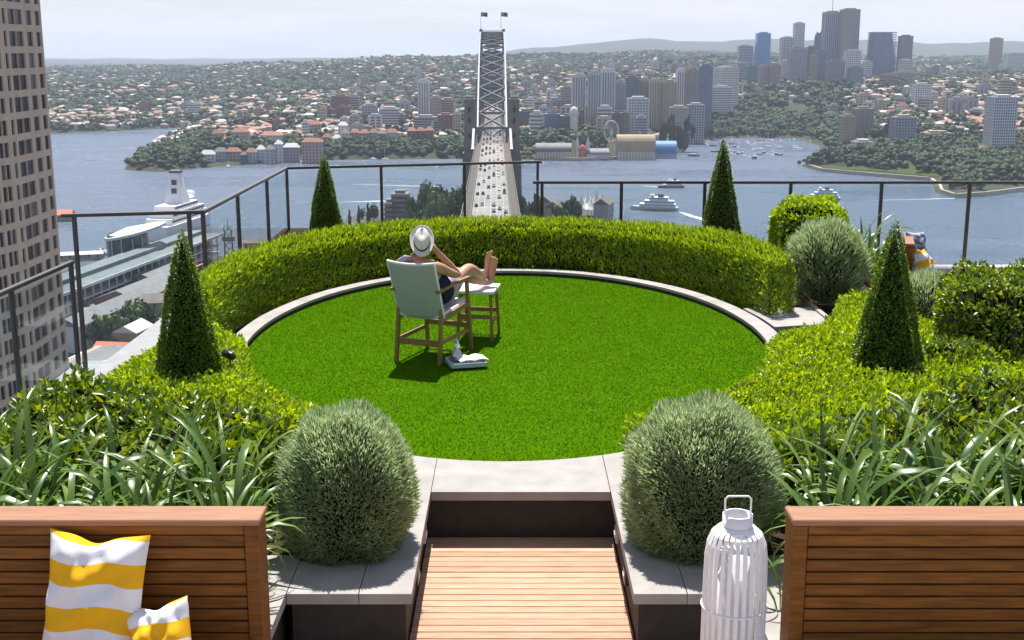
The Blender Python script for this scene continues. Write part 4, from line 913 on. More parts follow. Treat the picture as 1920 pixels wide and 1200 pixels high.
# ================================================================== tan office tower on the left
M['tan'] = mat('tan_precast', (0.64, 0.485, 0.34), (0.53, 0.40, 0.28), scale=0.4, rough=0.8, spec=0.2, detail=6)
M['wind'] = mat('office_glass', (0.018, 0.018, 0.02), (0.03, 0.03, 0.034), scale=0.3, rough=0.2, spec=0.22, island=0.6)
M['blind'] = mat('office_glass_blind', (0.07, 0.07, 0.075), (0.10, 0.095, 0.095), scale=0.5, rough=0.3, spec=0.4, island=0.3)
M['reveal'] = mat('dark_reveal', (0.03, 0.024, 0.02), rough=0.8)
fold = Vector((-82.1, 205.0)); dA = Vector((0.19, 1)).normalized(); dB = Vector((-0.03, 1)).normalized()
A0 = fold - dA * 20; B1 = fold + dB * 16.6
t = thing('office_tower', 'tall tan office tower with rows of dark windows at the left edge', 'building', (fold.x, fold.y, -112))
o2 = Vector((fold.x, fold.y, -112)); TOP = 26.0
cor = MB().prism([tuple(p - Vector((fold.x, fold.y))) for p in (A0 + Vector((-0.45, 0.1)), fold + Vector((-0.45, 0)), B1 + Vector((-0.45, -0.4)), B1 + Vector((-26, 2)), A0 + Vector((-26, 0)))], 0, TOP + 112)
cor.build('tower_core', M['reveal'], t)
# end wall facing the harbour
MB().add([Vector((B1.x, B1.y + 0.02, -112)) - o2, Vector((B1.x - 4, B1.y + 5, -112)) - o2, Vector((B1.x - 4, B1.y + 5, TOP)) - o2, Vector((B1.x, B1.y + 0.02, TOP)) - o2], [(0, 1, 2, 3)]).build('end_wall', M['tan'], t)
FH = 3.57; fac = MB(); panes = []
def face(origin, d, length, wins, slit=None):
    """wins: (start, end) along the face; spandrels and piers stand proud of the recessed panes"""
    nrm = Vector((d.y, -d.x)); Mx = Matrix(((d.x, -nrm.x, 0, origin.x - fold.x), (d.y, -nrm.y, 0, origin.y - fold.y), (0, 0, 1, 112), (0, 0, 0, 1)))
    zs = [TOP - 1.2 - i * FH for i in range(30)]
    for zf in zs:
        fac.box(0, length, 0.0, 0.42, zf - 1.15, zf, Mx)                  # spandrel
        prev = 0.0
        for a_, b_ in list(wins) + [(length, length)]:
            if a_ - prev > 0.05: fac.box(prev, a_, 0.002, 0.42, zf - FH + 0.001, zf - 1.151, Mx)
            prev = b_
        if zf > -78:
            for a_, b_ in wins:
                m_ = MB(); m_.box(a_ + 0.03, b_ - 0.03, 0.30, 0.34, zf - FH + 0.04, zf - 1.19, Mx)
                o = m_.build('window', M['blind'] if random.random() < 0.16 else M['wind'], t); panes.append(o)
face(fold, dB, 16.6, [(0.75, 3.85), (4.0, 7.2), (8.9, 11.7), (13.5, 15.8)])
wA = []
for k in range(5):
    s = 20 - 2.0 - 3.5 * (k + 1) + 0.5; wA += [(s, s + 1.22), (s + 1.40, s + 2.62)]
wA = sorted(w for w in wA if w[0] > 0.2) + [(18.9, 19.75)]
face(A0, dA, 20.0, wA)
fac.build('facade', M['tan'], t)

# ================================================================== the quay on the left
def rotbox(m_, c, d, l, w, z0, z1):
    c = Vector(c[:2]); d = Vector(d).normalized(); n_ = Vector((-d.y, d.x))
    m_.prism([tuple(c - d*l/2 - n_*w/2), tuple(c + d*l/2 - n_*w/2), tuple(c + d*l/2 + n_*w/2), tuple(c - d*l/2 + n_*w/2)], z0, z1); return m_
M['teal'] = mat('teal_roof', (0.15, 0.175, 0.178), (0.09, 0.115, 0.12), scale=0.3, rough=0.5)
M['palew'] = mat('pale_cladding', (0.55, 0.55, 0.56), (0.47, 0.47, 0.49), scale=0.3, rough=0.6)
M['gdark'] = mat('dark_glazing', (0.035, 0.05, 0.06), (0.06, 0.075, 0.085), scale=0.4, rough=0.15, spec=0.6)
M['brownr'] = mat('brown_roof', (0.12, 0.09, 0.075), (0.17, 0.135, 0.115), scale=0.3, rough=0.8)
M['orange'] = mat('orange_awning', (0.55, 0.16, 0.07), (0.45, 0.12, 0.05), scale=0.5, rough=0.8)
M['greyr'] = mat('grey_roof', (0.11, 0.11, 0.12), (0.17, 0.165, 0.17), scale=0.3, rough=0.7)
TA, TB = Vector((-200, 520)), Vector((-172, 700)); td = (TB - TA).normalized(); tn = Vector((td.y, -td.x)); TL = (TB - TA).length
t = thing('ferry_terminal', 'long teal-roofed harbour terminal with white columns behind the left railing', 'building', (*TA, QZ))
def TP(a_, b_, z): p = td * a_ - tn * b_; return Vector((p.x, p.y, z))
def tbox(a0, a1, b0, b1, z0, z1):
    Mx = Matrix(((td.x, -tn.x, 0, 0), (td.y, -tn.y, 0, 0), (0, 0, 1, 0), (0, 0, 0, 1))); return MB().box(a0, a1, b0, b1, z0, z1, Mx)
tbox(0, TL, 2, 20, 0, 13.5).build('hall', M['gdark'], t)
for z in (4.2, 8.4): tbox(-1, TL + 1, -3.5, 2.1, z, z + 0.6).build('gallery', M['palew'], t)
rf = tbox(-3, TL + 3, -4.5, 21, 14.2, 15.0).build('roof', M['teal'], t)
tbox(-3, TL + 3, -4.9, -4.4, 13.9, 15.2).build('gutter', M['palew'], rf)
tbox(0, TL, 6, 14, 15.1, 17.0).build('roof_lantern', M['teal'], rf)
for k in range(24):
    a_ = 2 + k * (TL - 4) / 23; tbox(a_ - 0.25, a_ + 0.25, -3.2, -2.6, 0, 14.1).build('column', M['palew'], t)
for k, a_ in enumerate((30, 74, 110, 140)): tbox(a_, a_ + 9, -7.5, -3.6, 3.2, 3.7).build('awning', M['orange'], t)
# fan-roofed hall
c = onz(240, 462, -100); t = thing('fan_roof_hall', 'glass hall with a white fan-shaped roof jutting over the water', 'building', (c.x, c.y, QZ))
n_ = 28; fan = []
for k in range(n_):
    a_ = 2 * math.pi * k / n_; r_ = 18 * (1 + 0.28 * math.cos(a_ - 0.5)); fan.append((r_ * math.cos(a_) * 0.9, r_ * math.sin(a_) * 0.85))
vs = [Vector((x, y, 22 + 3.5 * (x / 15) + 1.5 * (y / 30))) for x, y in fan]; vs += [v + Vector((0, 0, 1.3)) for v in vs] + [Vector((0, 0, 26.0))]
MB().add(vs, [tuple(range(n_))[::-1]] + [(k, (k+1) % n_, n_ + (k+1) % n_, n_ + k) for k in range(n_)] + [(n_ + k, n_ + (k+1) % n_, 2*n_) for k in range(n_)]).build('roof', M['palew'], t)
MB().lathe([(10.5, -3), (10.5, 22.5)], 24).build('glass_drum', M['gdark'], t)
MB().lathe([(12.5, 9), (12.5, 10), (10.6, 10)], 24).build('gallery', M['palew'], t)
for k in range(12):
    a_ = 2 * math.pi * k / 12; MB().bar((11 * math.cos(a_), 11 * math.sin(a_), -3), (11 * math.cos(a_), 11 * math.sin(a_), 21), 0.5, 0.5).build('column', M['palew'], t)
# berthed ship with a tall pale mast house
c = onz(345, 432, WZ); t = thing('berthed_ship', 'white ship with a tall tapering funnel berthed beyond the terminal', 'ship', (c.x, c.y, WZ), R(-8)); t.scale = (1.5, 1.0, 1.12)
def hull(L, Wd, H_, z0=-0.5, k=10, flare=0.2):
    vs, fs = [], []
    for i in range(k + 1):
        f = i / k; yy_ = -L / 2 + L * f; w = Wd / 2 * min(1, (1 - max(0, (f - 0.65) / 0.35) ** 1.8)) * (0.85 if i == 0 else 1)
        w = max(w, 0.02); sh = H_ * (1 + 0.18 * max(0, f - 0.6) / 0.4)
        vs += [(-w * (1 - flare), yy_, z0), (w * (1 - flare), yy_, z0), (w, yy_, sh), (-w, yy_, sh)]
    for i in range(k):
        q = i * 4; p = q + 4; fs += [(q, p, p + 1, q + 1), (q + 1, p + 1, p + 2, q + 2), (q + 2, p + 2, p + 3, q + 3), (q + 3, p + 3, p, q)]
    fs += [(0, 1, 2, 3), (4*k + 3, 4*k + 2, 4*k + 1, 4*k)]
    return MB().add(vs, fs)
hull(95, 14, 8).build('hull', M['white'], t)
for i, (y0, y1, z0, z1, w) in enumerate(((-40, 26, 8.1, 11.5, 12), (-36, 18, 11.6, 15, 11), (-30, 10, 15.1, 18, 9.5))):
    d_ = MB().box(-w/2, w/2, y0, y1, z0, z1).build('deck_house', M['white'], t); MB().box(-w/2 - 0.06, w/2 + 0.06, y0 + 1, y1 - 1, z0 + 1.2, z0 + 2.3).build('window_band', M['gdark'], d_)
f_ = MB().add([(-4.5, -14, 18), (4.5, -14, 18), (4.5, -2, 18), (-4.5, -2, 18), (-1.9, -11, 36), (1.9, -11, 36), (1.9, -6, 36), (-1.9, -6, 36)], ((3,2,1,0),(4,5,6,7),(0,1,5,4),(1,2,6,5),(2,3,7,6),(3,0,4,7))).build('funnel', M['white'], t)
MB().box(-2.4, 2.4, -11.5, -5.5, 36.05, 37.6).build('funnel_cap', M['greyr'], f_)
for z in (24, 29): MB().box(-1.2, 1.2, -14.2 + (z - 18) * 0.17, -13.2 + (z - 18) * 0.17, z, z + 3).build('louvre', M['gdark'], f_)
bm_ = bmesh.new(); bmesh.ops.create_icosphere(bm_, subdivisions=2, radius=2.6)
MB().add([(v.co.x, v.co.y + 14, v.co.z + 21) for v in bm_.verts], [[v.index for v in f.verts] for f in bm_.faces], True).build('radar_dome', M['white'], t); bm_.free()

def gable(name, label, c, d, l, w, hw, hr, mw, mr_, wins=None, z=QZ, cat='building', group=None):
    """plain gabled building, ridge along d"""
    d = Vector(d).normalized(); t = thing(name, label, cat, (c[0], c[1], z), math.atan2(d.y, d.x), group)
    MB().box(-l/2, l/2, -w/2, w/2, 0, hw).build('wall', mw, t)
    e = 0.5; r_ = MB(); r_.add([(-l/2-e, -w/2-e, hw-0.2), (l/2+e, -w/2-e, hw-0.2), (l/2+e, w/2+e, hw-0.2), (-l/2-e, w/2+e, hw-0.2), (-l/2-e, 0, hw+hr), (l/2+e, 0, hw+hr)], [(0,1,5,4), (2,3,4,5), (0,4,3), (1,2,5), (3,2,1,0)]); r_.build('roof', mr_, t)
    if wins:
        nx_, nz_ = wins; me = MB().box(-0.55, 0.55, -0.08, 0.08, -0.9, 0.9).mesh('window', M['gdark'])
        for sgn in (-1, 1):
            for i in range(nx_):
                for j in range(nz_): link('window', me, t, (-l/2 + (i + 0.5) * l / nx_, sgn * w/2, (j + 0.55) * hw / nz_))
    return t
WH = mat('white_wall', (0.62, 0.62, 0.66), (0.54, 0.54, 0.58), scale=0.3, rough=0.8); M['wwall'] = WH
BR = mat('brick_wall', (0.25, 0.15, 0.11), (0.20, 0.12, 0.09), scale=0.5, rough=0.85); M['brick'] = BR
TN = mat('tan_wall', (0.36, 0.29, 0.21), (0.30, 0.24, 0.17), scale=0.5, rough=0.85); M['tanw'] = TN
c = onz(192, 596, -108); gable('warehouse', 'long white warehouse with rows of small windows beside the tan tower', c, td, 62, 12, 11, 3, WH, M['greyr'], (20, 3))
c = onz(262, 545, -108); gable('warehouse', 'grey-roofed warehouse with a wavy roof below the terminal', c, td, 46, 22, 8, 4, BR, M['greyr'], (10, 1))
c = onz(300, 512, -108); gable('warehouse', 'mauve-grey roofed shed between the terminal and the left cone', c, td, 40, 18, 7, 3.5, BR, M['greyr'], (8, 1))
c = onz(252, 585, -110); gable('market_hall', 'low orange-roofed market hall near the quay trees', c, td, 34, 10, 4, 2.5, TN, M['orange'], (7, 1))
c = onz(212, 572, -110); gable('market_hall', 'red-roofed pavilion at the corner of the white warehouse', c, td, 14, 12, 4, 3, TN, M['orange'], (3, 1))
c = onz(300, 580, -110); gable('corner_house', 'tan corner house beside the pale parapet', c, (1, 0.2), 14, 12, 10, 3, TN, M['brownr'], (4, 3))
c = onz(190, 668, -108); gable('low_block', 'flat grey roofed block at the foot of the left railing posts', c, td, 36, 22, 7, 0.6, TN, M['greyr'], (8, 2))
c = onz(225, 690, -106); gable('low_block', 'dark brown block below the parapet ledge', c, td, 30, 24, 9, 1, BR, M['brownr'], (6, 2))
c = onz(160, 655, -108); gable('low_block', 'small pale canopy building beside the tan tower', c, td, 16, 10, 5, 0.5, WH, M['palew'], (4, 1))
c = onz(236, 562, QZ); t = thing('bandstand', 'round dark-roofed bandstand with a pale finial on the quay', 'bandstand', (c.x, c.y, QZ))
MB().lathe([(7, 3.6), (6.4, 4.4), (1, 7.5), (0, 9.5)], 16).build('roof', M['brownr'], t)
for k in range(8): a_ = k * math.pi / 4; MB().tube([(6 * math.cos(a_), 6 * math.sin(a_), 0), (6 * math.cos(a_), 6 * math.sin(a_), 3.7)], 0.25, 6).build('column', M['palew'], t)
MB().lathe([(1.6, 8.6), (1.2, 9.6), (0, 10.6)], 10).build('finial', M['palew'], t)
c = onz(108, 413, WZ); gable('pier_shed', 'small red-roofed pier shed on the water beside the tan tower', c, (1, 0.15), 22, 14, 4, 3, TN, M['orange'], (4, 1), z=WZ + 0.8)
c = onz(150, 487, WZ); gable('pier_shed', 'low pale wharf shed at the water edge left of the fan roof', c, (1, 0.3), 26, 8, 3, 1.2, TN, M['palew'], (5, 1), z=WZ + 0.8)
for i, (px_, py_) in enumerate(((205, 630), (232, 618), (250, 630), (222, 645), (180, 650), (265, 612))):
    p = onz(px_, py_, QZ); tree(['round green tree at the foot of the left parapet', 'largest green tree of the quay grove', 'green tree at the right of the quay grove', 'low green tree at the front of the quay grove', 'small green tree beside the pale canopy building', 'green tree below the market hall'][i], p.x, p.y, 13, 15, 't_mid', QZ, 'trees on the quay')
# green lattice frame and brown hoarding seen through the glass
c = onz(430, 486, QZ); t = thing('lattice_crane', 'green lattice crane tower on the quay seen through the left glass', 'crane', (c.x, c.y, QZ), 0.3)
M['green'] = mat('green_steel', (0.04, 0.12, 0.07), (0.05, 0.14, 0.08), scale=1, rough=0.6)
lat = MB()
for sx, sy in ((-2.5, -2.5), (2.5, -2.5), (2.5, 2.5), (-2.5, 2.5)): lat.bar((sx, sy, 0), (sx * 0.7, sy * 0.7, 17), 0.5, 0.5)
for z in range(0, 17, 4):
    for (ax_, ay_), (bx_, by_) in (((-2.4, -2.4), (2.4, -2.4)), ((2.4, -2.4), (2.4, 2.4)), ((2.4, 2.4), (-2.4, 2.4)), ((-2.4, 2.4), (-2.4, -2.4))): lat.bar((ax_, ay_, z), (bx_ * 0.9, by_ * 0.9, z + 4), 0.35, 0.35)
lat.build('lattice', M['green'], t); MB().box(-3.4, 3.4, -3.4, 3.4, 11, 13.4).build('cab', M['green'], t); MB().tube([(0, 0, 17), (0, 0, 24)], 0.3, 6).build('mast', M['green'], t)
c = onz(474, 492, QZ); gable('quay_kiosk', 'square brown quay building seen through the left glass', c, (1, 0.1), 9, 9, 12, 1, TN, M['brownr'], (3, 3))

random.seed(31); QB = []
QK = [('brick', 'orange', 'brick orange-roofed'), ('tanw', 'brownr', 'tan brown-roofed'), ('wwall', 'greyr', 'white grey-roofed'), ('brick', 'greyr', 'brick slate-roofed'), ('tanw', 'palew', 'tan pale-roofed'), ('brick', 'brownr', 'dark brick')]
for k in range(44):
    f = k / 44; px_ = random.uniform(128 + 10 * (k % 3), 330); py_ = random.uniform(535, 705)
    if py_ > 720 - (px_ - 160) * 0.80 + 25: continue
    p = onz(px_, py_, -111)
    if any((p - q_).length < 17 for q_ in QB): continue
    QB.append(p)
QN = {}
for p in sorted(QB, key=lambda v: v.y):
    w_, r_, lb = random.choice(QK); QN[lb] = QN.get(lb, -1) + 1
    gable('quay_house', f'small {lb} house on the quay, {nth[min(9, QN[lb])]} of these from the near end', p, (random.choice((0.15, 1)), random.choice((1, -0.15))), random.uniform(10, 17), random.uniform(7, 10), random.uniform(4, 8), random.uniform(1.5, 3), M[w_], M[r_], (4, 2), group='small houses on the quay')
for i in range(14):
    px_, py_ = random.uniform(140, 320), random.uniform(520, 690); p = onz(px_, py_, QZ); tree('small dark green street tree on the quay', p.x, p.y, random.uniform(6, 10), random.uniform(6, 10), 't_dark', QZ, 'trees on the quay')
# ---- cars on the street by the quay
M['carw'] = mat('car_paint', (0.55, 0.55, 0.56), (0.5, 0.5, 0.51), scale=1, rough=0.3, island=0.6); M['card'] = mat('car_dark', (0.03, 0.03, 0.035), (0.05, 0.04, 0.04), scale=1, rough=0.3, island=0.5); M['carr'] = mat('car_red', (0.35, 0.03, 0.03), rough=0.3)
def car_meshes(L=4.4, Wd=1.8, van=False):
    b_ = MB(); h1 = 0.95; h2 = 2.2 if van else 1.45
    b_.prism([(-L/2, 0.3), (L/2, 0.3), (L/2, 0.75), (L/2 - 0.9, h1), (-L/2 + 0.1, h1)], -Wd/2, Wd/2)
    b_.v = [(z, x, y) for x, y, z in b_.v]
    c_ = MB(); c_.prism([(-L/2 + 0.2, h1), (L/2 - 1.1, h1), (L/2 - 1.8, h2), (-L/2 + 0.6, h2)], -Wd/2 + 0.12, Wd/2 - 0.12); c_.v = [(z, x, y) for x, y, z in c_.v]
    w_ = MB()
    for sx in (-1, 1):
        for yy_ in (-L/2 + 0.8, L/2 - 0.8): w_.tube([(sx * Wd/2 - 0.1, yy_, 0.32), (sx * Wd/2 + 0.02, yy_, 0.32)], 0.32, 10)
    return b_, c_, w_
CAR = []
for van in (False, True):
    b_, c_, w_ = car_meshes(5.2 if van else 4.4, 1.9, van)
    for mk in ('carw', 'card', 'carr'): CAR.append((b_.mesh('body', M[mk]), c_.mesh('cabin', M['gdark'] if not van else M[mk]), w_.mesh('wheels', M['black']), {'carw': 'pale', 'card': 'dark', 'carr': 'red'}[mk], van))
def car(x, y, z, rz, label, group):
    b_, c_, w_, col, van = random.choice(CAR[:2] * 3 + CAR[3:5] * 2 + CAR[2:3]); t = thing('car', f"{col} {'van' if van else 'car'} {label}", 'van' if van else 'car', (x, y, z), rz, group)
    t.scale = (0.72, 0.85, 0.85); link('body', b_, t); link('cabin', c_, t); link('wheels', w_, t)
for k in range(9): car(-136 + (k % 2) * 5 + random.uniform(-1, 1), 390 + k * 21, QZ + 0.06, 0.03, 'in the street below the left parapet', 'street traffic')

# ================================================================== the arch bridge
def bxc(y): return -1.5 - 0.0143 * y
DZ = EYE - 62
t = thing('arch_bridge', 'grey steel arch bridge with stone pylons and a road running away from the garden', 'bridge', (bxc(850), 850, WZ))
bo = Vector((bxc(850), 850, WZ)); bro = t
M['steel'] = mat('bridge_steel', (0.15, 0.155, 0.16), (0.11, 0.115, 0.12), scale=0.2, rough=0.6)
M['steelp'] = mat('bridge_edge_paint', (0.23, 0.228, 0.22), (0.18, 0.178, 0.172), scale=0.2, rough=0.6)
M['granite'] = mat('granite', (0.20, 0.18, 0.165), (0.155, 0.14, 0.13), scale=0.15, rough=0.9, spec=0.1, detail=8)
M['deckroad'] = mat('bridge_road', (0.29, 0.265, 0.25), (0.22, 0.20, 0.19), scale=0.06, rough=0.9, spec=0.1, detail=6)
M['rail_bed'] = mat('rail_bed', (0.11, 0.085, 0.07), (0.08, 0.065, 0.055), scale=0.1, rough=0.95)
M['line'] = mat('road_paint', (0.6, 0.6, 0.58), rough=0.7)
def bq(x0, x1, y0, y1, z0, z1): 
    m_ = MB(); vs = []
    for yy_ in (y0, y1):
        xx = bxc(yy_); vs += [Vector((xx + x0, yy_, z0)) - bo, Vector((xx + x1, yy_, z0)) - bo, Vector((xx + x1, yy_, z1)) - bo, Vector((xx + x0, yy_, z1)) - bo]
    return m_.add(vs, [(0, 1, 2, 3), (7, 6, 5, 4), (0, 4, 5, 1), (1, 5, 6, 2), (2, 6, 7, 3), (3, 7, 4, 0)])
Y0, Y1 = 300, 1450
bq(-11.2, 11.2, Y0, Y1, DZ - 3.2, DZ - 0.5).build('deck_girder', M['steel'], t)
rd = bq(-7.4, 7.4, Y0, Y1, DZ - 0.5, DZ).build('roadway', M['deckroad'], t)
for k in range(-2, 3):
    ln = MB()
    for yy_ in range(Y0, 1400, 12):
        q = bq(k * 2.6 - 0.09, k * 2.6 + 0.09, yy_, yy_ + 5, DZ + 0.01, DZ + 0.03); ln.add(q.v, q.f)
    ln.build('lane_line', M['line'], rd)
for s in (-1, 1):
    bq(s * 9.4 - 1.7, s * 9.4 + 1.7, Y0, Y1, DZ - 0.5, DZ + 0.12).build('side_track', M['rail_bed'], t)
    f_ = MB()
    for xx in (s * 7.55, s * 11.1):
        for zz in (0.5, 1.1, 1.7): q = bq(xx - 0.1, xx + 0.1, Y0, Y1, DZ + zz - 0.08, DZ + zz + 0.08); f_.add(q.v, q.f)
        for yy_ in range(Y0, Y1, 8): q = bq(xx - 0.15, xx + 0.15, yy_, yy_ + 0.5, DZ, DZ + 1.9); f_.add(q.v, q.f)
    f_.build('fence', M['steelp'], t)
YC, HS = 1100.0, 250.0
def zt(y): return 17.7 - 67.0 * ((y - YC) / HS) ** 2
def zb(y): return -0.5 - 104.0 * ((y - YC) / HS) ** 2
npn = 28; ys = [YC - HS + 2 * HS * i / npn for i in range(npn + 1)]
for s in (-1, 1):
    tc_, lc, web = MB(), MB(), MB(); xo = s * 9.9
    Pt = [Vector((bxc(y) + xo, y, zt(y))) - bo for y in ys]; Pb = [Vector((bxc(y) + xo, y, zb(y))) - bo for y in ys]
    for i in range(npn):
        tc_.bar(Pt[i], Pt[i + 1], 1.15, 1.5); lc.bar(Pb[i], Pb[i + 1], 1.3, 1.7)
        a_, b_ = (Pt[i], Pb[i + 1]) if i < npn / 2 else (Pb[i], Pt[i + 1]); web.bar(a_, b_, 0.7, 0.8)
    for i in range(npn + 1): web.bar(Pt[i], Pb[i], 0.7, 0.8)
    tc_.build('top_chord', M['steelp'], t); lc.build('bottom_chord', M['steel'], t); web.build('web_members', M['steel'], t)
    hg = MB()
    for i in range(npn + 1):
        if zb(ys[i]) > DZ + 1: p = Pb[i]; hg.bar(p, Vector((p.x, p.y, DZ - bo.z)), 0.4, 0.4)
    hg.build('hangers', M['steel'], t)
for nm, zf, w in (('top_bracing', zt, 1.1), ('bottom_bracing', zb, 0.9)):
    br = MB()
    for i in range(npn + 1):
        y = ys[i]; l, r_ = Vector((bxc(y) - 9.2, y, zf(y))) - bo, Vector((bxc(y) + 9.2, y, zf(y))) - bo; br.bar(l, r_, w + 0.2, w + 0.5)
        if i < npn:
            y2 = ys[i + 1]; ym = (y + y2) / 2; l2, r2 = Vector((bxc(y2) - 9.2, y2, zf(y2))) - bo, Vector((bxc(y2) + 9.2, y2, zf(y2))) - bo; br.bar(l, r2, w, w); br.bar(r_, l2, w, w)
    br.build(nm, M['steel'], t)
for i, y in enumerate((843, 1357)):
    for s in (-1, 1):
        xc_ = bxc(y) + s * 15.0; m_ = MB(); vs = []
        for z, w, d_ in ((WZ - 2, 5.4, 12), (DZ - 6, 4.8, 10.5), (DZ - 5.5, 3.9, 9), (-32, 3.4, 7.6), (-31.5, 3.7, 8), (-29.2, 3.7, 8), (-29, 3.0, 6.5), (-27.5, 2.8, 6.2)):
            for ax_, ay_ in ((-1, -1), (1, -1), (1, 1), (-1, 1)): vs.append(Vector((xc_ + ax_ * w, y + ay_ * d_, z)) - bo)
        fs = [(0, 1, 2, 3)[::-1], tuple(range(28, 32))]
        for k in range(7):
            for q in range(4): fs.append((k*4 + q, k*4 + (q+1) % 4, k*4 + 4 + (q+1) % 4, k*4 + 4 + q))
        pl = m_.add(vs, fs).build('pylon', M['granite'], t)
        if i == 0:
            for zz in (DZ + 4, DZ + 14, -38): MB().box(-0.8, 0.8, -8.9, -8.5, zz - bo.z, zz + 3.5 - bo.z, Matrix.Translation((xc_ - bo.x, y - bo.y, 0))).build('slit_window', M['reveal'], pl)
            fn = MB(); q0 = Vector((bxc(795) + s * 12.6, 795, DZ)) - bo; q1 = Vector((bxc(812) + s * 12.0, 812, DZ)) - bo
            fn.add([q0 + Vector((-1, 0, 0)), q0 + Vector((1, 0, 0)), q1 + Vector((1, 0, 0)), q1 + Vector((-1, 0, 0)), q1 + Vector((-0.7, 0, 12)), q1 + Vector((0.7, 0, 12)), q0 + Vector((0.7, 2, 0.5)), q0 + Vector((-0.7, 2, 0.5))],
                   [(3, 2, 1, 0), (0, 1, 6, 7), (7, 6, 5, 4), (2, 3, 4, 5), (1, 2, 5, 6), (3, 0, 7, 4)]).build('lit_edge_fin', M['palew'], t)  # pale fin stands in for the sunlit edge of the pylon base
for y in range(330, 830, 62):
    for s in (-1, 1): bq(s * 8 - 1.6, s * 8 + 1.6, y, y + 4, WZ - 1, DZ - 3.2).build('approach_pier', M['granite'], t)
cr_ = MB()
for s in (-1, 1): cr_.box(s * 9.9 - 1.3, s * 9.9 + 1.3, -2.2, 2.2, 0.9, 3.1)
cr_.box(-9, 9, -1.0, 1.0, 1.2, 1.8); cr_.v = [tuple(Vector((bxc(YC), YC, zt(YC))) + Vector(v) - bo) for v in cr_.v]; cr_.build('crown_platform', M['steel'], t)
M['flagb'] = mat('flag_blue', (0.03, 0.045, 0.16), rough=0.8); M['flagr'] = mat('flag_red', (0.5, 0.03, 0.04), rough=0.8)
for k, (px_, lb) in enumerate(((909, 'left'), (942, 'right'))):
    p0 = atY(px_, 62, YC); f = thing('flag', f'blue flag with a small cross canton on the {lb} of the bridge crown', 'flag', (bxc(YC) + (-9.9 if k == 0 else 7.6), YC, zt(YC) + 3.1), 0, 'flags on the bridge crown')
    MB().tube([(0, 0, -0.1), (0, 0, 14.5)], 0.22, 6).build('pole', M['white'], f)
    cl_ = sheet(lambda u, v: (0.2 + u * 5.6, 0.5 * math.sin(u * 7) * u, 10.8 + v * 3.6 - 0.5 * u), 10, 4, 0.08).build('cloth', M['flagb'], f)
    MB().box(0.3, 2.8, -0.55, -0.45, 12.4, 12.8).box(1.35, 1.75, -0.56, -0.46, 11.0 + 0.2, 14.1).build('cross', M['flagr'], cl_)
    MB().box(0.3, 2.8, -0.40, -0.34, 12.2, 13.0).box(1.15, 1.95, -0.41, -0.35, 11.2, 14.2).build('cross_edge', M['white'], cl_)
for lane in range(6):
  for k in range(12):
    y = 445 + k * 48 + lane * 7.5 + random.uniform(-18, 18); x = bxc(y) + (lane - 2.5) * 2.35
    car(x, y, DZ + 0.02, R(0.8) + (0 if lane < 3 else math.pi), 'on the bridge road', 'bridge traffic')

# ================================================================== far shore: towers and blocks
def wallm(key, c, rough=0.75):
    M[key] = mat('wall_' + key, c, tuple(v * 0.86 for v in c), scale=0.15, rough=rough, spec=0.25); return M[key]
for k_, c_ in dict(grey=(0.44, 0.44, 0.45), lgrey=(0.62, 0.62, 0.63), cream=(0.55, 0.46, 0.33), beige=(0.46, 0.39, 0.31), pink=(0.44, 0.31, 0.26), brickr=(0.27, 0.12, 0.09), brownw=(0.30, 0.235, 0.20), mauve=(0.36, 0.34, 0.38), whitew=(0.70, 0.69, 0.67), dgrey=(0.10, 0.105, 0.12), sand=(0.40, 0.30, 0.19)).items(): wallm(k_, c_)
for k_, c_ in dict(g_dark=(0.06, 0.075, 0.095), g_blue=(0.05, 0.19, 0.42), g_navy=(0.07, 0.11, 0.22), g_teal=(0.08, 0.15, 0.165), g_grey=(0.15, 0.165, 0.19)).items():
    M[k_] = mat('glazing_' + k_, c_, tuple(v * 1.4 for v in c_), scale=0.12, rough=0.2, spec=0.5)
M['tile'] = mat('terracotta_tile', (0.34, 0.15, 0.095), (0.27, 0.12, 0.08), scale=0.3, rough=0.85, island=0.25)
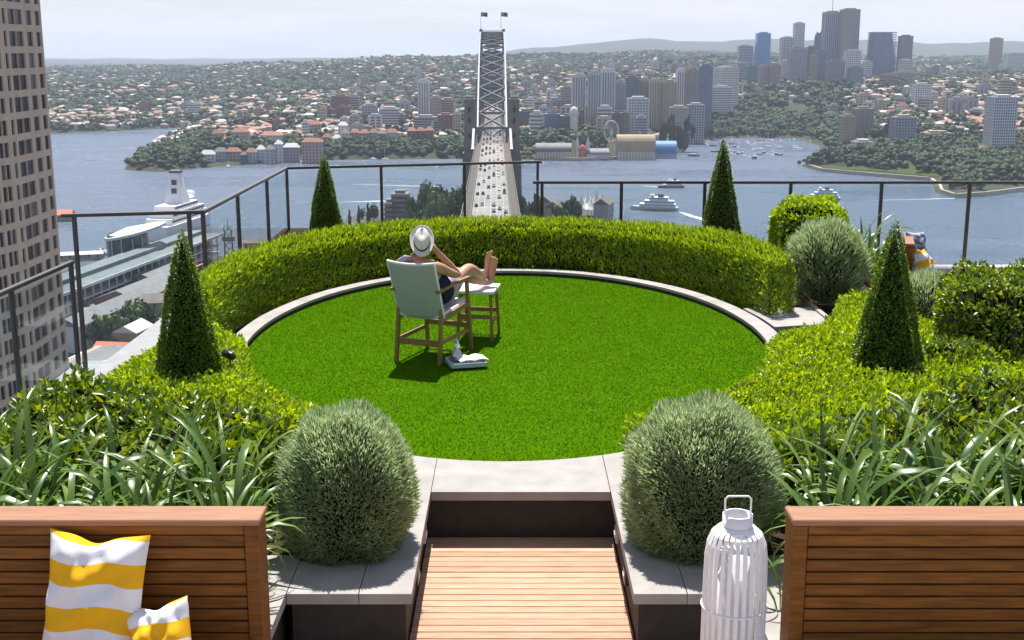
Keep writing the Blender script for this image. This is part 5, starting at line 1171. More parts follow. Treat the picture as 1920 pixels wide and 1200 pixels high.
def tower(label, px0, px1, ytop, Y, wall='grey', glass='g_dark', style='grid', depth=None, name='apartment_tower', cat='building', fh=3.4, bay=3.6, zb=None, rz=0.0, plant=True, group=None, top=None):
    a_, b_ = atY(px0, ytop, Y), atY(px1, ytop, Y); w = b_.x - a_.x; xc = (a_.x + b_.x) / 2; zt_ = a_.z
    zg = (ground1(xc, Y) if zb is None else zb) - 4; h = zt_ - zg; dp = depth or max(9, min(w, 24))
    t = thing(name, label, cat, (xc, Y + dp / 2, zg), rz, group); hw, hd = w / 2, dp / 2
    if plant: h -= 2.6
    def ring(e, z0, z1, m_): m_.box(-hw + 0.3 - e, hw - 0.3 + e, -hd + 0.3 - e, hd - 0.3 + e, z0, z1)
    if top == 'slope':
        MB().prism([(-hw, 0), (hw, 0), (hw * 0.72, h), (-hw, h)], -hd, hd).mesh('x')
        m_ = MB().prism([(-hw, 0), (hw, 0), (hw, h * 0.45), (hw * 0.6, h), (-hw * 0.9, h)], -hd, hd); m_.v = [(x, z, y) for x, y, z in m_.v]; m_.f = [f[::-1] for f in m_.f]; m_.build('glazing', M[glass], t)
    elif top == 'round':
        MB().lathe([(hw * 0.8, 0), (hw, h * 0.5), (hw, h * 0.86), (hw * 0.8, h * 0.95), (hw * 0.4, h), (0, h)], 20).build('glazing', M[glass], t)
    else: MB().box(-hw + 0.3, hw - 0.3, -hd + 0.3, hd - 0.3, 0, h).build('glazing', M[glass], t)
    f_ = MB()
    nf = max(1, int(h / fh))
    if style in ('grid', 'bands') and top != 'round':
        for i in range(1, nf + 1):
            z = h - (nf - i) * fh; ring(0.3 if style == 'grid' else 0.55, z - fh * (0.36 if style == 'grid' else 0.48), z, f_)
    if style in ('grid', 'piers') and top is None:
        nb = max(2, int(round(w / bay))); pw_ = bay * (0.30 if style == 'grid' else 0.42)
        for i in range(nb + 1):
            x = -hw + pw_ / 2 + (w - pw_) * i / nb; f_.box(x - pw_ / 2, x + pw_ / 2, -hd - 0.12, -hd + 0.6, 0, h - 0.05)
        nb = max(2, int(round(dp / bay)))
        for i in range(nb + 1):
            y = -hd + pw_ / 2 + (dp - pw_) * i / nb
            for sx in (-1, 1): f_.box(sx * hw - (0.5 if sx > 0 else 0.12), sx * hw + (0.12 if sx > 0 else 0.5), y - pw_ / 2, y + pw_ / 2, 0, h - 0.05)
        if style == 'piers': ring(0.35, h - 3, h + 0.1, f_)
    if f_.v: f_.build('facade', M[wall], t)
    if plant and top != 'round':
        rp = MB().box(-hw * 0.55, hw * 0.6, -hd * 0.5, hd * 0.55, h, h + 2.6); rp.build('roof_plant', M[wall], t)
        MB().box(-hw * 0.98, hw * 0.98, -hd * 0.98, hd * 0.98, h + 0.11, h + 0.35).build('roof', M['greyr'], t)
    return t
# --- office skyline on the right
O = dict(name='office_tower')
tw = tower('dark blue slab tower with a mast, left of the tallest pair on the skyline', 1548, 1580, 20, 2520, 'mauve', 'g_navy', 'piers', 26, bay=4.5, **O)
MB().tube([(0, 0, tw.children[0].dimensions.z), (0, 0, 175)], 0.6, 6).build('mast', M['greyr'], tw)
tower('tallest brown-grey ribbed tower at the right of the skyline pair', 1581, 1614, 15, 2480, 'brownw', 'g_grey', 'piers', 26, bay=4.2, **O)
tower('bright blue glass tower with a stepped top at the left of the skyline', 1420, 1446, 60, 2550, 'g_blue', 'g_blue', 'bands', 20, top=None, **O)
tower('slim white tower rising behind the grey ribbed slab', 1491, 1510, 41, 2700, 'whitew', 'g_grey', 'grid', 18, **O)
tower('tall grey ribbed slab in the middle of the office skyline', 1483, 1514, 87, 2300, 'mauve', 'g_grey', 'piers', 22, bay=3.2, **O)
tower('dark brown tower with a rounded top left of the blue slab', 1530, 1549, 56, 2650, 'brownw', 'g_dark', 'bands', 20, top='round', **O)
tower('broad dark blue glass block with a sloping right side', 1636, 1682, 60, 2450, 'g_navy', 'g_navy', 'bands', 30, top='slope', plant=False, **O)
tower('narrow brown tower at the right end of the skyline', 1690, 1713, 65, 2500, 'brownw', 'g_grey', 'piers', 20, **O)
tower('lone tan tower on the far right hill', 1862, 1882, 70, 3300, 'sand', 'g_grey', 'grid', 20, **O)
tower('grey-green stepped block left of the bright blue tower', 1386, 1413, 84, 2600, 'grey', 'g_teal', 'bands', 22, **O)
tower('white and grey block with a cluttered roof left of the slim white tower', 1466, 1490, 68, 2650, 'lgrey', 'g_dark', 'grid', 20, **O)
tower('grey office block below the grey-green stepped one', 1384, 1404, 115, 2350, 'grey', 'g_dark', 'bands', 18, **O)
tower('low green glass block below the bright blue tower', 1402, 1426, 121, 2300, 'g_teal', 'g_teal', 'bands', 20, **O)
tower('pinkish block at the left of a close pair below the blue tower', 1425, 1443, 121, 2250, 'pink', 'g_grey', 'piers', 18, **O)
tower('pinkish-brown block at the right of a close pair below the blue tower', 1444, 1465, 119, 2240, 'brownw', 'g_grey', 'piers', 18, **O)
tower('pale grey narrow block left of the ribbed slab', 1466, 1484, 112, 2350, 'lgrey', 'g_grey', 'grid', 16, **O)
tower('small dark block right of the ribbed slab', 1515, 1532, 86, 2500, 'dgrey', 'g_dark', 'bands', 16, **O)
tower('orange-tan fronted block below the rounded brown tower', 1519, 1534, 102, 2300, 'sand', 'g_grey', 'grid', 16, **O)
tower('blue-grey narrow block below the rounded brown tower', 1533, 1549, 93, 2330, 'g_navy', 'g_navy', 'piers', 16, **O)
tower('brown ribbed block in front of the dark blue slab tower', 1554, 1585, 112, 2200, 'brownw', 'g_grey', 'piers', 20, **O)
tower('white-framed block in front of the tallest tower', 1587, 1616, 92, 2280, 'whitew', 'g_grey', 'grid', 20, **O)
tower('green glass box right of the brown ribbed block', 1594, 1620, 124, 2150, 'g_teal', 'g_teal', 'bands', 18, **O)
tower('small pale block between the white-framed block and the sloping glass one', 1621, 1636, 113, 2350, 'lgrey', 'g_dark', 'grid', 14, **O)
tower('white and blue office block on the mid slope at right', 1717, 1748, 155, 1950, 'whitew', 'g_navy', 'grid', 20, **O)
tower('low pale block under the narrow brown tower', 1690, 1712, 110, 2350, 'lgrey', 'g_grey', 'bands', 16, **O)
tower('dark flat block on the slope below the sloping glass block', 1655, 1682, 138, 2150, 'brownw', 'g_dark', 'bands', 18, **O)
tower('tan boxy block below the narrow brown tower', 1683, 1716, 133, 2200, 'beige', 'g_dark', 'grid', 18, **O)
tower('cream block at the far right edge of the hill', 1890, 1925, 98, 3200, 'whitew', 'g_grey', 'grid', 24, **O)
tower('long white sunlit apartment block between the two tower groups', 1344, 1382, 124, 1950, 'whitew', 'g_grey', 'grid', 30, rz=R(24), bay=3.0)
tower('low white terrace below the sunlit apartment block', 1336, 1372, 160, 1850, 'whitew', 'g_grey', 'bands', 16, rz=R(20))
# --- harbour-side towers behind the fairground
G = dict(group=None)
for a_ in (('light grey tower at the left end of the harbour-side cluster', 1073, 1099, 137, 1640, 'lgrey', 'g_grey', 'piers'),
           ('tower with dark teal glass second from the left of the harbour-side cluster', 1103, 1128, 133, 1620, 'grey', 'g_teal', 'piers'),
           ('broad grey-white tower with a stepped top in the harbour-side cluster', 1128, 1154, 128, 1640, 'lgrey', 'g_grey', 'piers'),
           ('mauve-grey tower right of the stepped harbour-side tower', 1155, 1173, 150, 1660, 'mauve', 'g_grey', 'piers'),
           ('dark teal glass tower in the middle of the harbour-side cluster', 1174, 1199, 142, 1700, 'dgrey', 'g_teal', 'bands'),
           ('beige tower right of the dark teal glass tower', 1199, 1217, 146, 1720, 'beige', 'g_grey', 'piers'),
           ('cream tower with arched bays in the harbour-side cluster', 1218, 1242, 147, 1700, 'cream', 'g_grey', 'piers'),
           ('sandy cream tower right of the arched cream one', 1244, 1270, 150, 1690, 'sand', 'g_grey', 'piers'),
           ('white narrow tower behind the sandy cream one', 1270, 1288, 128, 1800, 'whitew', 'g_grey', 'piers'),
           ('grey-brown tower near the right end of the harbour-side cluster', 1288, 1312, 128, 1720, 'brownw', 'g_grey', 'piers'),
           ('blue-grey slab at the right end of the harbour-side cluster', 1313, 1337, 120, 1740, 'g_navy', 'g_grey', 'piers'),
           ('pale framed glass block in front of the dark teal tower', 1178, 1217, 181, 1560, 'lgrey', 'g_teal', 'grid'),
           ('dark narrow block left of the pale framed glass block', 1148, 1166, 208, 1540, 'dgrey', 'g_dark', 'bands'),
           ('brown block between the dark narrow one and the framed glass block', 1166, 1180, 208, 1545, 'brownw', 'g_dark', 'grid'),
           ('small blue-grey block right of the ferris wheel', 1194, 1212, 216, 1510, 'mauve', 'g_navy', 'bands'),
           ('long low beige block under the grey-brown tower', 1258, 1290, 198, 1620, 'beige', 'g_grey', 'grid'),
           ('long low grey block under the blue-grey slab', 1291, 1322, 193, 1640, 'grey', 'g_dark', 'grid'),
           ('dark blue wide block left of the harbour-side towers', 1021, 1050, 210, 1560, 'g_navy', 'g_navy', 'bands'),
           ('dark block with a pale dome left of the harbour-side towers', 1051, 1086, 214, 1550, 'dgrey', 'g_dark', 'bands'),
           ('dark low block just right of the bridge pylon', 968, 1010, 205, 1620, 'dgrey', 'g_dark', 'bands'),
           ('stepped pink brick block left of the harbour-side towers', 1052, 1072, 160, 1760, 'pink', 'g_grey', 'bands')):
    tower(*a_)
c = atY(1076, 205, 1556); t = thing('dome_tower', 'pale domed turret among the dark blocks', 'building', (c.x, 1552, ground1(c.x, 1552)))
hh = c.z - t.location.z; MB().lathe([(5.5, 0), (5.5, hh - 4), (5, hh - 1), (3.6, hh + 2.2), (0, hh + 4)], 16).build('dome', M['whitew'], t); MB().lathe([(5.6, hh - 9), (5.8, hh - 5), (5.6, hh - 4.5)], 16).build('cornice', M['lgrey'], t)
# --- blocks on the left and centre shore
for a_ in (('slim white tower with a pointed crown on the left shore', 783, 804, 148, 1720, 'lgrey', 'g_grey', 'piers'),
           ('brown brick apartment block on the left slope', 621, 651, 177, 1800, 'brickr', 'g_dark', 'grid'),
           ('mauve slab behind the grey block on the left shore', 652, 672, 178, 1850, 'mauve', 'g_dark', 'bands'),
           ('plain grey apartment block left of the slim white tower', 678, 705, 194, 1650, 'grey', 'g_dark', 'grid'),
           ('wide grey block with a low hipped roof on the left shore', 710, 746, 200, 1640, 'lgrey', 'g_dark', 'bands'),
           ('pair-topped pink block right of the slim white tower', 806, 826, 180, 1680, 'pink', 'g_grey', 'grid'),
           ('pink brick block nearest the left bridge pylon', 827, 850, 183, 1690, 'pink', 'g_dark', 'grid'),
           ('red brick block beside the left bridge pylon', 820, 848, 212, 1590, 'brickr', 'g_dark', 'grid'),
           ('cream narrow block beside the left bridge pylon', 849, 864, 210, 1580, 'cream', 'g_dark', 'grid'),
           ('grey-mauve block below the slim white tower', 775, 818, 216, 1600, 'mauve', 'g_dark', 'bands'),
           ('tan block among trees on the left shore', 503, 528, 208, 1760, 'sand', 'g_dark', 'grid'),
           ('brown low block left of the tan one', 484, 502, 211, 1780, 'brownw', 'g_dark', 'bands'),
           ('white slim block rising from the left waterfront', 565, 577, 225, 1530, 'whitew', 'g_grey', 'bands'),
           ('pale block with a pointed roof near the left waterfront centre', 637, 652, 218, 1560, 'lgrey', 'g_dark', 'grid'),
           ('grey gabled block right of the pale pointed one', 655, 672, 213, 1570, 'grey', 'g_dark', 'grid'),
           ('distant pale tower on the left hillside', 508, 516, 180, 2300, 'lgrey', 'g_grey', 'piers'),
           ('distant white slab on the left hillside', 214, 222, 157, 2900, 'whitew', 'g_grey', 'bands'),
           ('brown tower beside trees on the right point', 1606, 1640, 200, 1500, 'brownw', 'g_grey', 'piers'),
           ('tan brick tower on the right point', 1581, 1604, 214, 1450, 'sand', 'g_grey', 'grid'),
           ('blue-grey square apartment block on the right point', 1680, 1720, 216, 1430, 'mauve', 'g_navy', 'grid'),
           ('pink-roofed block below the white and blue office block', 1737, 1790, 246, 1470, 'pink', 'g_dark', 'grid'),
           ('grey low apartments at the foot of the brown tower', 1605, 1640, 262, 1400, 'lgrey', 'g_dark', 'grid')):
    tower(*a_)
t = tower('very tall pale grid-fronted apartment tower at the right edge', 1866, 1910, 178, 1330, 'lgrey', 'g_navy', 'grid', 26, bay=2.6, fh=3.0)
hb = atY(1888, 145, 1340); tower('beige stair tower behind the top of the tall grid tower', 1880, 1900, 146, 1560, 'cream', 'g_grey', 'bands', 14, name='stair_tower')
def hip(label, px0, px1, ytop, ybase, Y, wall, roof, name='house', group=None, wins=4, d=None, cat='house'):
    a_, b_ = atY(px0, ybase, Y), atY(px1, ybase, Y); w = b_.x - a_.x; zt_ = atY(px0, ytop, Y).z; x = (a_.x + b_.x) / 2; zg = min(ground1(x, Y), a_.z) - 3; d = d or max(8, w * 0.5); h = zt_ - zg; rh = min(4.5, h * 0.3)
    t = thing(name, label, cat, (x, Y, zg), 0, group); MB().box(-w/2, w/2, -d/2, d/2, 0, h - rh).build('wall', M[wall], t)
    e = 0.6; MB().add([(-w/2-e, -d/2-e, h-rh), (w/2+e, -d/2-e, h-rh), (w/2+e, d/2+e, h-rh), (-w/2-e, d/2+e, h-rh), (-w/2 + d * 0.35, 0, h), (w/2 - d * 0.35, 0, h)], [(0,1,5,4), (2,3,4,5), (0,4,3), (1,2,5), (3,2,1,0)]).build('roof', M[roof], t)
    nf = max(1, int((h - rh) / 3.4)); me = MB().box(-0.7, 0.7, -0.08, 0.08, -0.8, 0.8).mesh('window', M['g_dark']); nw = max(2, int(w / 3.4))
    for i in range(nw):
        for j in range(nf): link('window', me, t, (-w/2 + (i + 0.5) * w / nw, -d/2, h - rh - 1.8 - j * 3.4))
    return t
# waterfront row on the left headland
row = [(378, 404, 281, 306, 'lgrey', 'palew', 'pale flat-fronted'), (405, 425, 276, 306, 'mauve', 'greyr', 'slate grey'), (426, 452, 276, 306, 'pink', 'tile', 'pink orange-roofed'), (453, 462, 282, 306, 'dgrey', 'greyr', 'narrow dark'),
       (463, 482, 277, 305, 'grey', 'tile', 'grey terracotta-roofed'), (483, 498, 272, 305, 'lgrey', 'palew', 'tall pale'), (499, 516, 272, 304, 'grey', 'greyr', 'plain grey'), (517, 531, 262, 304, 'whitew', 'palew', 'tall white'),
       (533, 562, 268, 303, 'mauve', 'palew', 'wide mauve'), (568, 606, 258, 302, 'pink', 'tile', 'largest pink-brown')]
for i, (a0, a1, y0, y1, w_, r_, lb) in enumerate(row): hip(f'{lb} waterfront block in the row on the left headland', a0, a1, y0, y1, 1330 + (i % 3) * 6 + i * 3, w_, r_, name='waterfront_block', group='waterfront row on the left headland', cat='building')
row = [(606, 622, 250, 275, 'brickr', 'tile', 'red-brown narrow'), (624, 640, 252, 275, 'lgrey', 'palew', 'pale'), (642, 656, 242, 275, 'lgrey', 'greyr', 'tall pale'), (658, 674, 241, 270, 'mauve', 'tile', 'mauve gabled'), (675, 692, 242, 270, 'pink', 'tile', 'pink gabled'),
       (693, 708, 241, 270, 'grey', 'tile', 'grey gabled'), (709, 724, 243, 270, 'g_navy', 'greyr', 'blue-fronted'), (726, 746, 241, 268, 'lgrey', 'tile', 'pale wide'), (764, 780, 238, 268, 'brickr', 'tile', 'first red-gabled'), (781, 797, 238, 268, 'brickr', 'tile', 'second red-gabled'), (798, 813, 237, 268, 'brickr', 'tile', 'third red-gabled')]
for i, (a0, a1, y0, y1, w_, r_, lb) in enumerate(row): hip(f'{lb} terrace house in the row left of the bridge', a0, a1, y0, y1, 1470 + (i % 2) * 5, w_, r_, name='terrace_house', group='terrace row left of the bridge')
for i, (a0, a1, y0, y1, Y, w_, r_, lb) in enumerate(((436, 468, 240, 262, 1480, 'cream', 'tile', 'cream mansion with an orange roof above the left headland'), (490, 530, 246, 262, 1470, 'lgrey', 'tile', 'long low terracotta-roofed house on the left headland'), (330, 352, 262, 276, 1440, 'whitew', 'palew', 'white house half hidden by the headland trees'),
      (398, 420, 243, 256, 1520, 'sand', 'tile', 'small orange-roofed house at the neck of the headland'), (575, 602, 226, 248, 1560, 'pink', 'tile', 'pink house with a pitched roof above the waterfront row'), (635, 652, 228, 244, 1530, 'whitew', 'palew', 'white gabled house in the left shore centre'),
      (1832, 1862, 272, 300, 1330, 'brickr', 'tile', 'bright red-roofed house beside the tall grid tower'), (1650, 1678, 268, 288, 1390, 'grey', 'greyr', 'grey villa below the square blue-grey block'), (1684, 1724, 278, 300, 1370, 'lgrey', 'greyr', 'long grey apartment house on the right point'),
      (1726, 1760, 276, 300, 1372, 'lgrey', 'palew', 'pale apartment house with a light roof on the right point'), (1764, 1800, 278, 302, 1368, 'mauve', 'greyr', 'mauve apartment house right of the pale one'), (1588, 1640, 284, 302, 1372, 'dgrey', 'greyr', 'dark long house behind the trees of the point'),
      (1660, 1682, 205, 222, 1700, 'whitew', 'tile', 'coral-roofed house on the right slope'), (1682, 1700, 192, 210, 1760, 'whitew', 'tile', 'orange-roofed house under the white and blue office block'), (1000, 1030, 268, 286, 1440, 'brickr', 'greyr', 'red brick hall beside the right pylon'))):
    hip(lb, a0, a1, y0, y1, Y, w_, r_)

# --- fairground
def lowbld(label, px0, px1, ytop, ybase, Y, wall, roof, kind, name='fairground_hall'):
    a_, b_ = atY(px0, ybase, Y), atY(px1, ybase, Y); w = b_.x - a_.x; h = atY(px0, ytop, Y).z - a_.z; z = min(a_.z, ground1((a_.x + b_.x) / 2, Y)) - 1; t = thing(name, label, 'building', ((a_.x + b_.x) / 2, Y, z)); h += a_.z - z
    if kind == 'vault':
        n = 14; d = 26; MB().box(-w/2, w/2, -d/2, d/2, 0, h * 0.45).build('wall', M[wall], t); vs, fs = [], []
        for i in range(n + 1):
            q = math.pi * i / n; y, zz = -d/2 * math.cos(q), h * 0.46 + h * 0.54 * math.sin(q)
            vs += [(-w/2 - 0.5, y, zz), (w/2 + 0.5, y, zz)]
        for i in range(n): fs.append((2*i, 2*i+1, 2*i+3, 2*i+2))
        rf_ = MB().add(vs, fs).add([vs[2*i] for i in range(n+1)], [tuple(range(n+1))]).add([vs[2*i+1] for i in range(n+1)], [tuple(range(n+1))[::-1]]).build('roof', M[roof], t)
        for i in range(12): x = -w/2 + (i + 0.5) * w / 12; MB().box(x - 0.5, x + 0.5, -d/2 - 0.4, -d/2, 0, h * 0.45).build('pilaster', M['whitew'], t)
    return t
lowbld('big vaulted yellow-roofed fairground hall on the water', 1156, 1226, 252, 291, 1405, 'cream', 'sand', 'vault')
M['fblue'] = mat('fair_blue', (0.04, 0.17, 0.36), (0.05, 0.2, 0.4), scale=0.3, rough=0.6)
lowbld('blue vaulted fairground hall at the right of the yellow one', 1226, 1266, 264, 285, 1425, 'fblue', 'fblue', 'vault')
lowbld('long low blue-grey fairground shed left of the yellow hall', 1098, 1140, 278, 294, 1400, 'mauve', 'greyr', 'vault')
lowbld('long pale sheds on the pier right of the bridge', 1005, 1070, 268, 294, 1400, 'beige', 'greyr', 'vault', 'pier_shed')
c = atY(1092, 292, 1392); t = thing('fairground_gate', 'red and orange fairground gate between two pale spires', 'gate', (c.x, 1392, ground1(c.x, 1392)))
for s in (-1, 1): MB().lathe([(2.1, 0), (2.1, 13), (2.5, 13.5), (1.6, 17), (0.5, 23), (0, 26)], 12, (s * 6, 0, 0)).build('spire', M['whitew'], t)
MB().lathe([(4.4, 0), (4.4, 9), (3, 13), (0, 15)], 16).build('gate_hall', M['orange'], t); MB().box(-8, 8, 2, 7, 0, 8).build('side_wing', M['brickr'], t)
c = atY(1146, 264, 1425); t = thing('ferris_wheel', 'pale green ferris wheel beside the yellow-roofed hall', 'ferris wheel', (c.x, 1425, ground1(c.x, 1425)))
RW = 10.5; hubz = atY(1146, 246, 1425).z - t.location.z
MB().tube([(RW * 0.78 * math.cos(2 * math.pi * k / 28), 0, hubz + RW * 1.15 * math.sin(2 * math.pi * k / 28)) for k in range(29)], 0.5, 6, False).build('rim', M['lgrey'], t)
for k in range(12): a_ = math.pi * k / 6; MB().bar((0, 0, hubz), (RW * 0.78 * math.cos(a_), 0, hubz + RW * 1.15 * math.sin(a_)), 0.3, 0.3).build('spoke', M['lgrey'], t)
for k in range(12): a_ = math.pi * k / 6 + 0.26; MB().bbox(-0.9, 0.9, -0.8, 0.8, -1.8, -0.2, 0.3, Matrix.Translation((RW * 0.78 * math.cos(a_), 0, hubz + RW * 1.15 * math.sin(a_)))).build('gondola', M['orange'] if k % 2 else M['palew'], t)
for s in (-1, 1): MB().bar((s * 6, 1.2, 0), (0, 1.2, hubz), 0.7, 0.7).build('support', M['lgrey'], t)
for i, (px_, Y, hpx, m_) in enumerate(((1120, 1400, 276, 'brickr'), (1200, 1435, 250, 'pink'), (1216, 1440, 252, 'cream'), (1232, 1440, 256, 'brickr'), (1252, 1445, 255, 'whitew'))):
    p = atY(px_, hpx, Y); z = ground1(p.x, Y); t = thing('fairground_turret', ['red turret beside the fairground gate', 'pink turret behind the yellow-roofed hall', 'cream turret between the yellow and blue halls', 'brick turret above the blue hall', 'white spire at the right end of the fairground'][i], 'turret', (p.x, Y, z)); h = max(8, p.z - z)
    MB().lathe([(2.4, 0), (2.4, h * 0.6), (2.9, h * 0.62), (1.2, h * 0.85), (0, h)], 10).build('tower', M[m_], t); MB().lathe([(0.4, h * 0.98), (0.9, h * 1.04), (0, h * 1.1)], 8).build('finial', M['whitew'], t)

# --- old town roofs and the canopy just beyond the hedge
c = atY(748, 400, 880)
for i, (a0, a1, y0, Y, w_) in enumerate(((733, 764, 358, 870, 'brownw'), (720, 734, 375, 865, 'brownw'), (764, 776, 378, 868, 'brownw'))):
    tower(['tall dark brown block with a flat top left of the bridge road', 'stepped lower wing left of the dark brown block', 'stepped lower wing right of the dark brown block'][i], a0, a1, y0, Y, w_, 'g_dark', 'bands', 14, name='brown_block', zb=QZ)
for i, (a0, a1, y0, Y, w_, r_) in enumerate(((1012, 1040, 366, 900, 'mauve', 'greyr'), (1030, 1056, 376, 860, 'beige', 'brownr'), (1118, 1146, 370, 880, 'mauve', 'brownr'))):
    a_ = atY((a0 + a1) / 2, y0, Y); gable('old_town_house', ['grey gabled old town house just right of the bridge road', 'tan gabled old town house in front of the grey one', 'mauve steep-gabled house right of the white canopy'][i], (a_.x, Y), (0.3, 1), 18, 11, a_.z - QZ - 4, 4, M[w_], M[r_], (4, 3))
t = thing('white_canopy', 'white peaked tent canopy beyond the hedge right of the bridge', 'canopy', (*atY(1108, 392, 890).xy, QZ)); z0 = atY(1108, 392, 890).z - QZ
for i, (x, y, h, r_) in enumerate(((-7, 0, 11, 5.5), (-2, 3, 13, 6), (4, 1, 14, 6), (8, 3, 12, 5), (0, -4, 8, 5.5), (6, -4, 9, 5))):
    MB().lathe([(r_, z0 - 1 + h * 0.2), (r_ * 0.62, z0 + h * 0.33), (r_ * 0.25, z0 + h * 0.7), (0.1, z0 + h)], 8, (x, y, 0), False).build('tent_peak', M['whitew'], t); MB().tube([(x, y, 0), (x, y, z0 + h * 0.95)], 0.25, 6).build('pole', M['palew'], t)
for i, (px_, py_, Y, w, k_) in enumerate(((795, 352, 840, 20, 't_mid'), (815, 348, 850, 22, 't_mid'), (838, 350, 845, 22, 't_dark'), (860, 348, 850, 20, 't_mid'), (785, 372, 800, 18, 't_mid'), (812, 368, 790, 20, 't_light'), (845, 366, 790, 20, 't_mid'), (868, 364, 800, 16, 't_dark'), (985, 368, 830, 16, 't_mid'), (1003, 372, 820, 14, 't_dark'), (1068, 370, 860, 16, 't_dark'), (1083, 378, 840, 14, 't_dark'), (1052, 384, 830, 12, 't_mid'), (700, 384, 860, 12, 't_dark'), (655, 398, 830, 6, 'tall'), (672, 392, 840, 6, 'tall'), (690, 388, 835, 7, 'tall'))):
    p = atY(px_, py_, Y); side = 'left of' if px_ < 900 else 'right of'
    tree(f"{dict(t_mid='green', t_dark='dark green', t_light='pale green', tall='slim dark')[k_]} tree in the grove {side} the bridge road", p.x, Y, p.z - QZ, w * 1.0, k_, QZ, f"grove {side} the bridge road")

# ================================================================== houses and trees over the hillsides
def visible_land(n, y0, y1, u0, u1, pw_=1.0):
    y = y0 * (y1 / y0) ** (rng.random(n) ** pw_); u = u0 + (u1 - u0) * rng.random(n); x = u * y; d = shore_d(x, y); ok = inside(x, y, LANDs) & (d > 2); return x[ok], y[ok], d[ok]
def wood(x, y):          # dark wooded belts between the suburbs
    return np.sin(x * 0.0042 + 0.6) * np.cos(y * 0.0031 + 0.4) + 0.7 * np.sin(x * 0.009 - y * 0.0052 + 2.0)
def slope_mats(cols, name): return leafmat(name, cols, trans=0.0, gloss=0.02, rough=0.6)
M['hw'] = slope_mats([(0.36, 0.28, 0.23), (0.52, 0.46, 0.40), (0.66, 0.62, 0.57), (0.44, 0.40, 0.39)], 'house_walls')
M['hr'] = slope_mats([(0.30, 0.145, 0.10), (0.24, 0.125, 0.09), (0.36, 0.23, 0.18), (0.18, 0.14, 0.12), (0.24, 0.23, 0.23), (0.52, 0.49, 0.47), (0.30, 0.19, 0.15), (0.14, 0.13, 0.13)], 'house_roofs')
def houses_np(x, y, z, s, m0, m1):
    n = len(x); a_ = rng.random(n) * 3.14; ca, sa = np.cos(a_), np.sin(a_); L, Wd, H_, Rh = s * (0.5 + 0.35 * rng.random(n)), s * 0.42, s * (0.34 + 0.4 * rng.random(n) ** 2), s * 0.22
    base = np.array([(-1, -1, 0), (1, -1, 0), (1, 1, 0), (-1, 1, 0), (-1, -1, 1), (1, -1, 1), (1, 1, 1), (-1, 1, 1)], float)
    V = np.zeros((n, 14, 3))
    for k, (bx_, by_, bz_) in enumerate(base): lx, ly = bx_ * L, by_ * Wd; V[:, k] = np.stack([x + lx * ca - ly * sa, y + lx * sa + ly * ca, z - 3 + bz_ * (H_ + 3)], 1)
    for k, (bx_, by_, e) in enumerate(((-1.12, -1.15, 0), (1.12, -1.15, 0), (1.12, 1.15, 0), (-1.12, 1.15, 0), (-0.55, 0, 1), (0.55, 0, 1))): lx, ly = bx_ * L, by_ * Wd; V[:, 8 + k] = np.stack([x + lx * ca - ly * sa, y + lx * sa + ly * ca, z + H_ + e * Rh], 1)
    wf = np.array([(0, 1, 5), (0, 5, 4), (1, 2, 6), (1, 6, 5), (2, 3, 7), (2, 7, 6), (3, 0, 4), (3, 4, 7)]); rf_ = np.array([(8, 9, 13), (8, 13, 12), (9, 10, 13), (10, 11, 12), (10, 12, 13), (11, 8, 12)])
    q = (np.arange(n) * 14)[:, None, None]; F = np.concatenate([(q + wf).reshape(-1, 3), (q + rf_).reshape(-1, 3)]); mi = np.concatenate([np.zeros(n * 8, np.int32), np.ones(n * 6, np.int32)])
    return V.reshape(-1, 3), F, mi
hx, hy, hd = visible_land(14000, 1480, 5200, -0.45, 0.45, 0.9); k = (wood(hx, hy) < 0.55) | (rng.random(len(hx)) < 0.12)
pxh = 960 + FPX * hx / (hy * CT); k &= ~((pxh > 1290) & (pxh < 1640) & (hy < 1900)) & ~((abs(pxh - 922) < 60) & (hy < 1700)); hx, hy, hd = hx[k], hy[k], hd[k]; hz = ground(hx, hy)
hs = rng.uniform(6.5, 11.5, len(hx)) * (1 + 0.10 * (hy / 3000)); o_ = np.argsort(hy / hs); near, rest = o_[:290], o_[290:]
V, F, mi = houses_np(hx[rest], hy[rest], hz[rest], hs[rest], 0, 1)
o = npmesh('hillside_suburb', V, F, M['hw']); o.data.materials.append(M['hr']); o.data.polygons.foreach_set('material_index', mi); tag(o, 'distant suburb of small red and grey roofed houses on the hills', 'houses', kind='stuff')
HM = []
for k, (w_, r_, lb) in enumerate((('whitew', 'tile', 'white red-roofed'), ('cream', 'tile', 'cream red-roofed'), ('pink', 'tile', 'pink red-roofed'), ('lgrey', 'greyr', 'grey slate-roofed'), ('whitew', 'palew', 'white pale-roofed'), ('brickr', 'brownr', 'brick brown-roofed'))):
    V, F, mi = houses_np(np.zeros(1), np.zeros(1), np.zeros(1), np.array([10.0]), 0, 1); o = npmesh('house', V, F, M[w_]); o.data.materials.append(M[r_]); o.data.polygons.foreach_set('material_index', mi); HM.append((o.data, lb)); bpy.data.objects.remove(o)
ORD = ['first', 'second', 'third', 'fourth', 'fifth', 'sixth', 'seventh', 'eighth', 'ninth', 'tenth', 'eleventh', 'twelfth', 'thirteenth', 'fourteenth', 'fifteenth', 'sixteenth', 'seventeenth', 'eighteenth', 'nineteenth', 'twentieth', 'twenty-first', 'twenty-second', 'twenty-third', 'twenty-fourth', 'twenty-fifth', 'twenty-sixth', 'twenty-seventh', 'twenty-eighth', 'twenty-ninth', 'thirtieth']
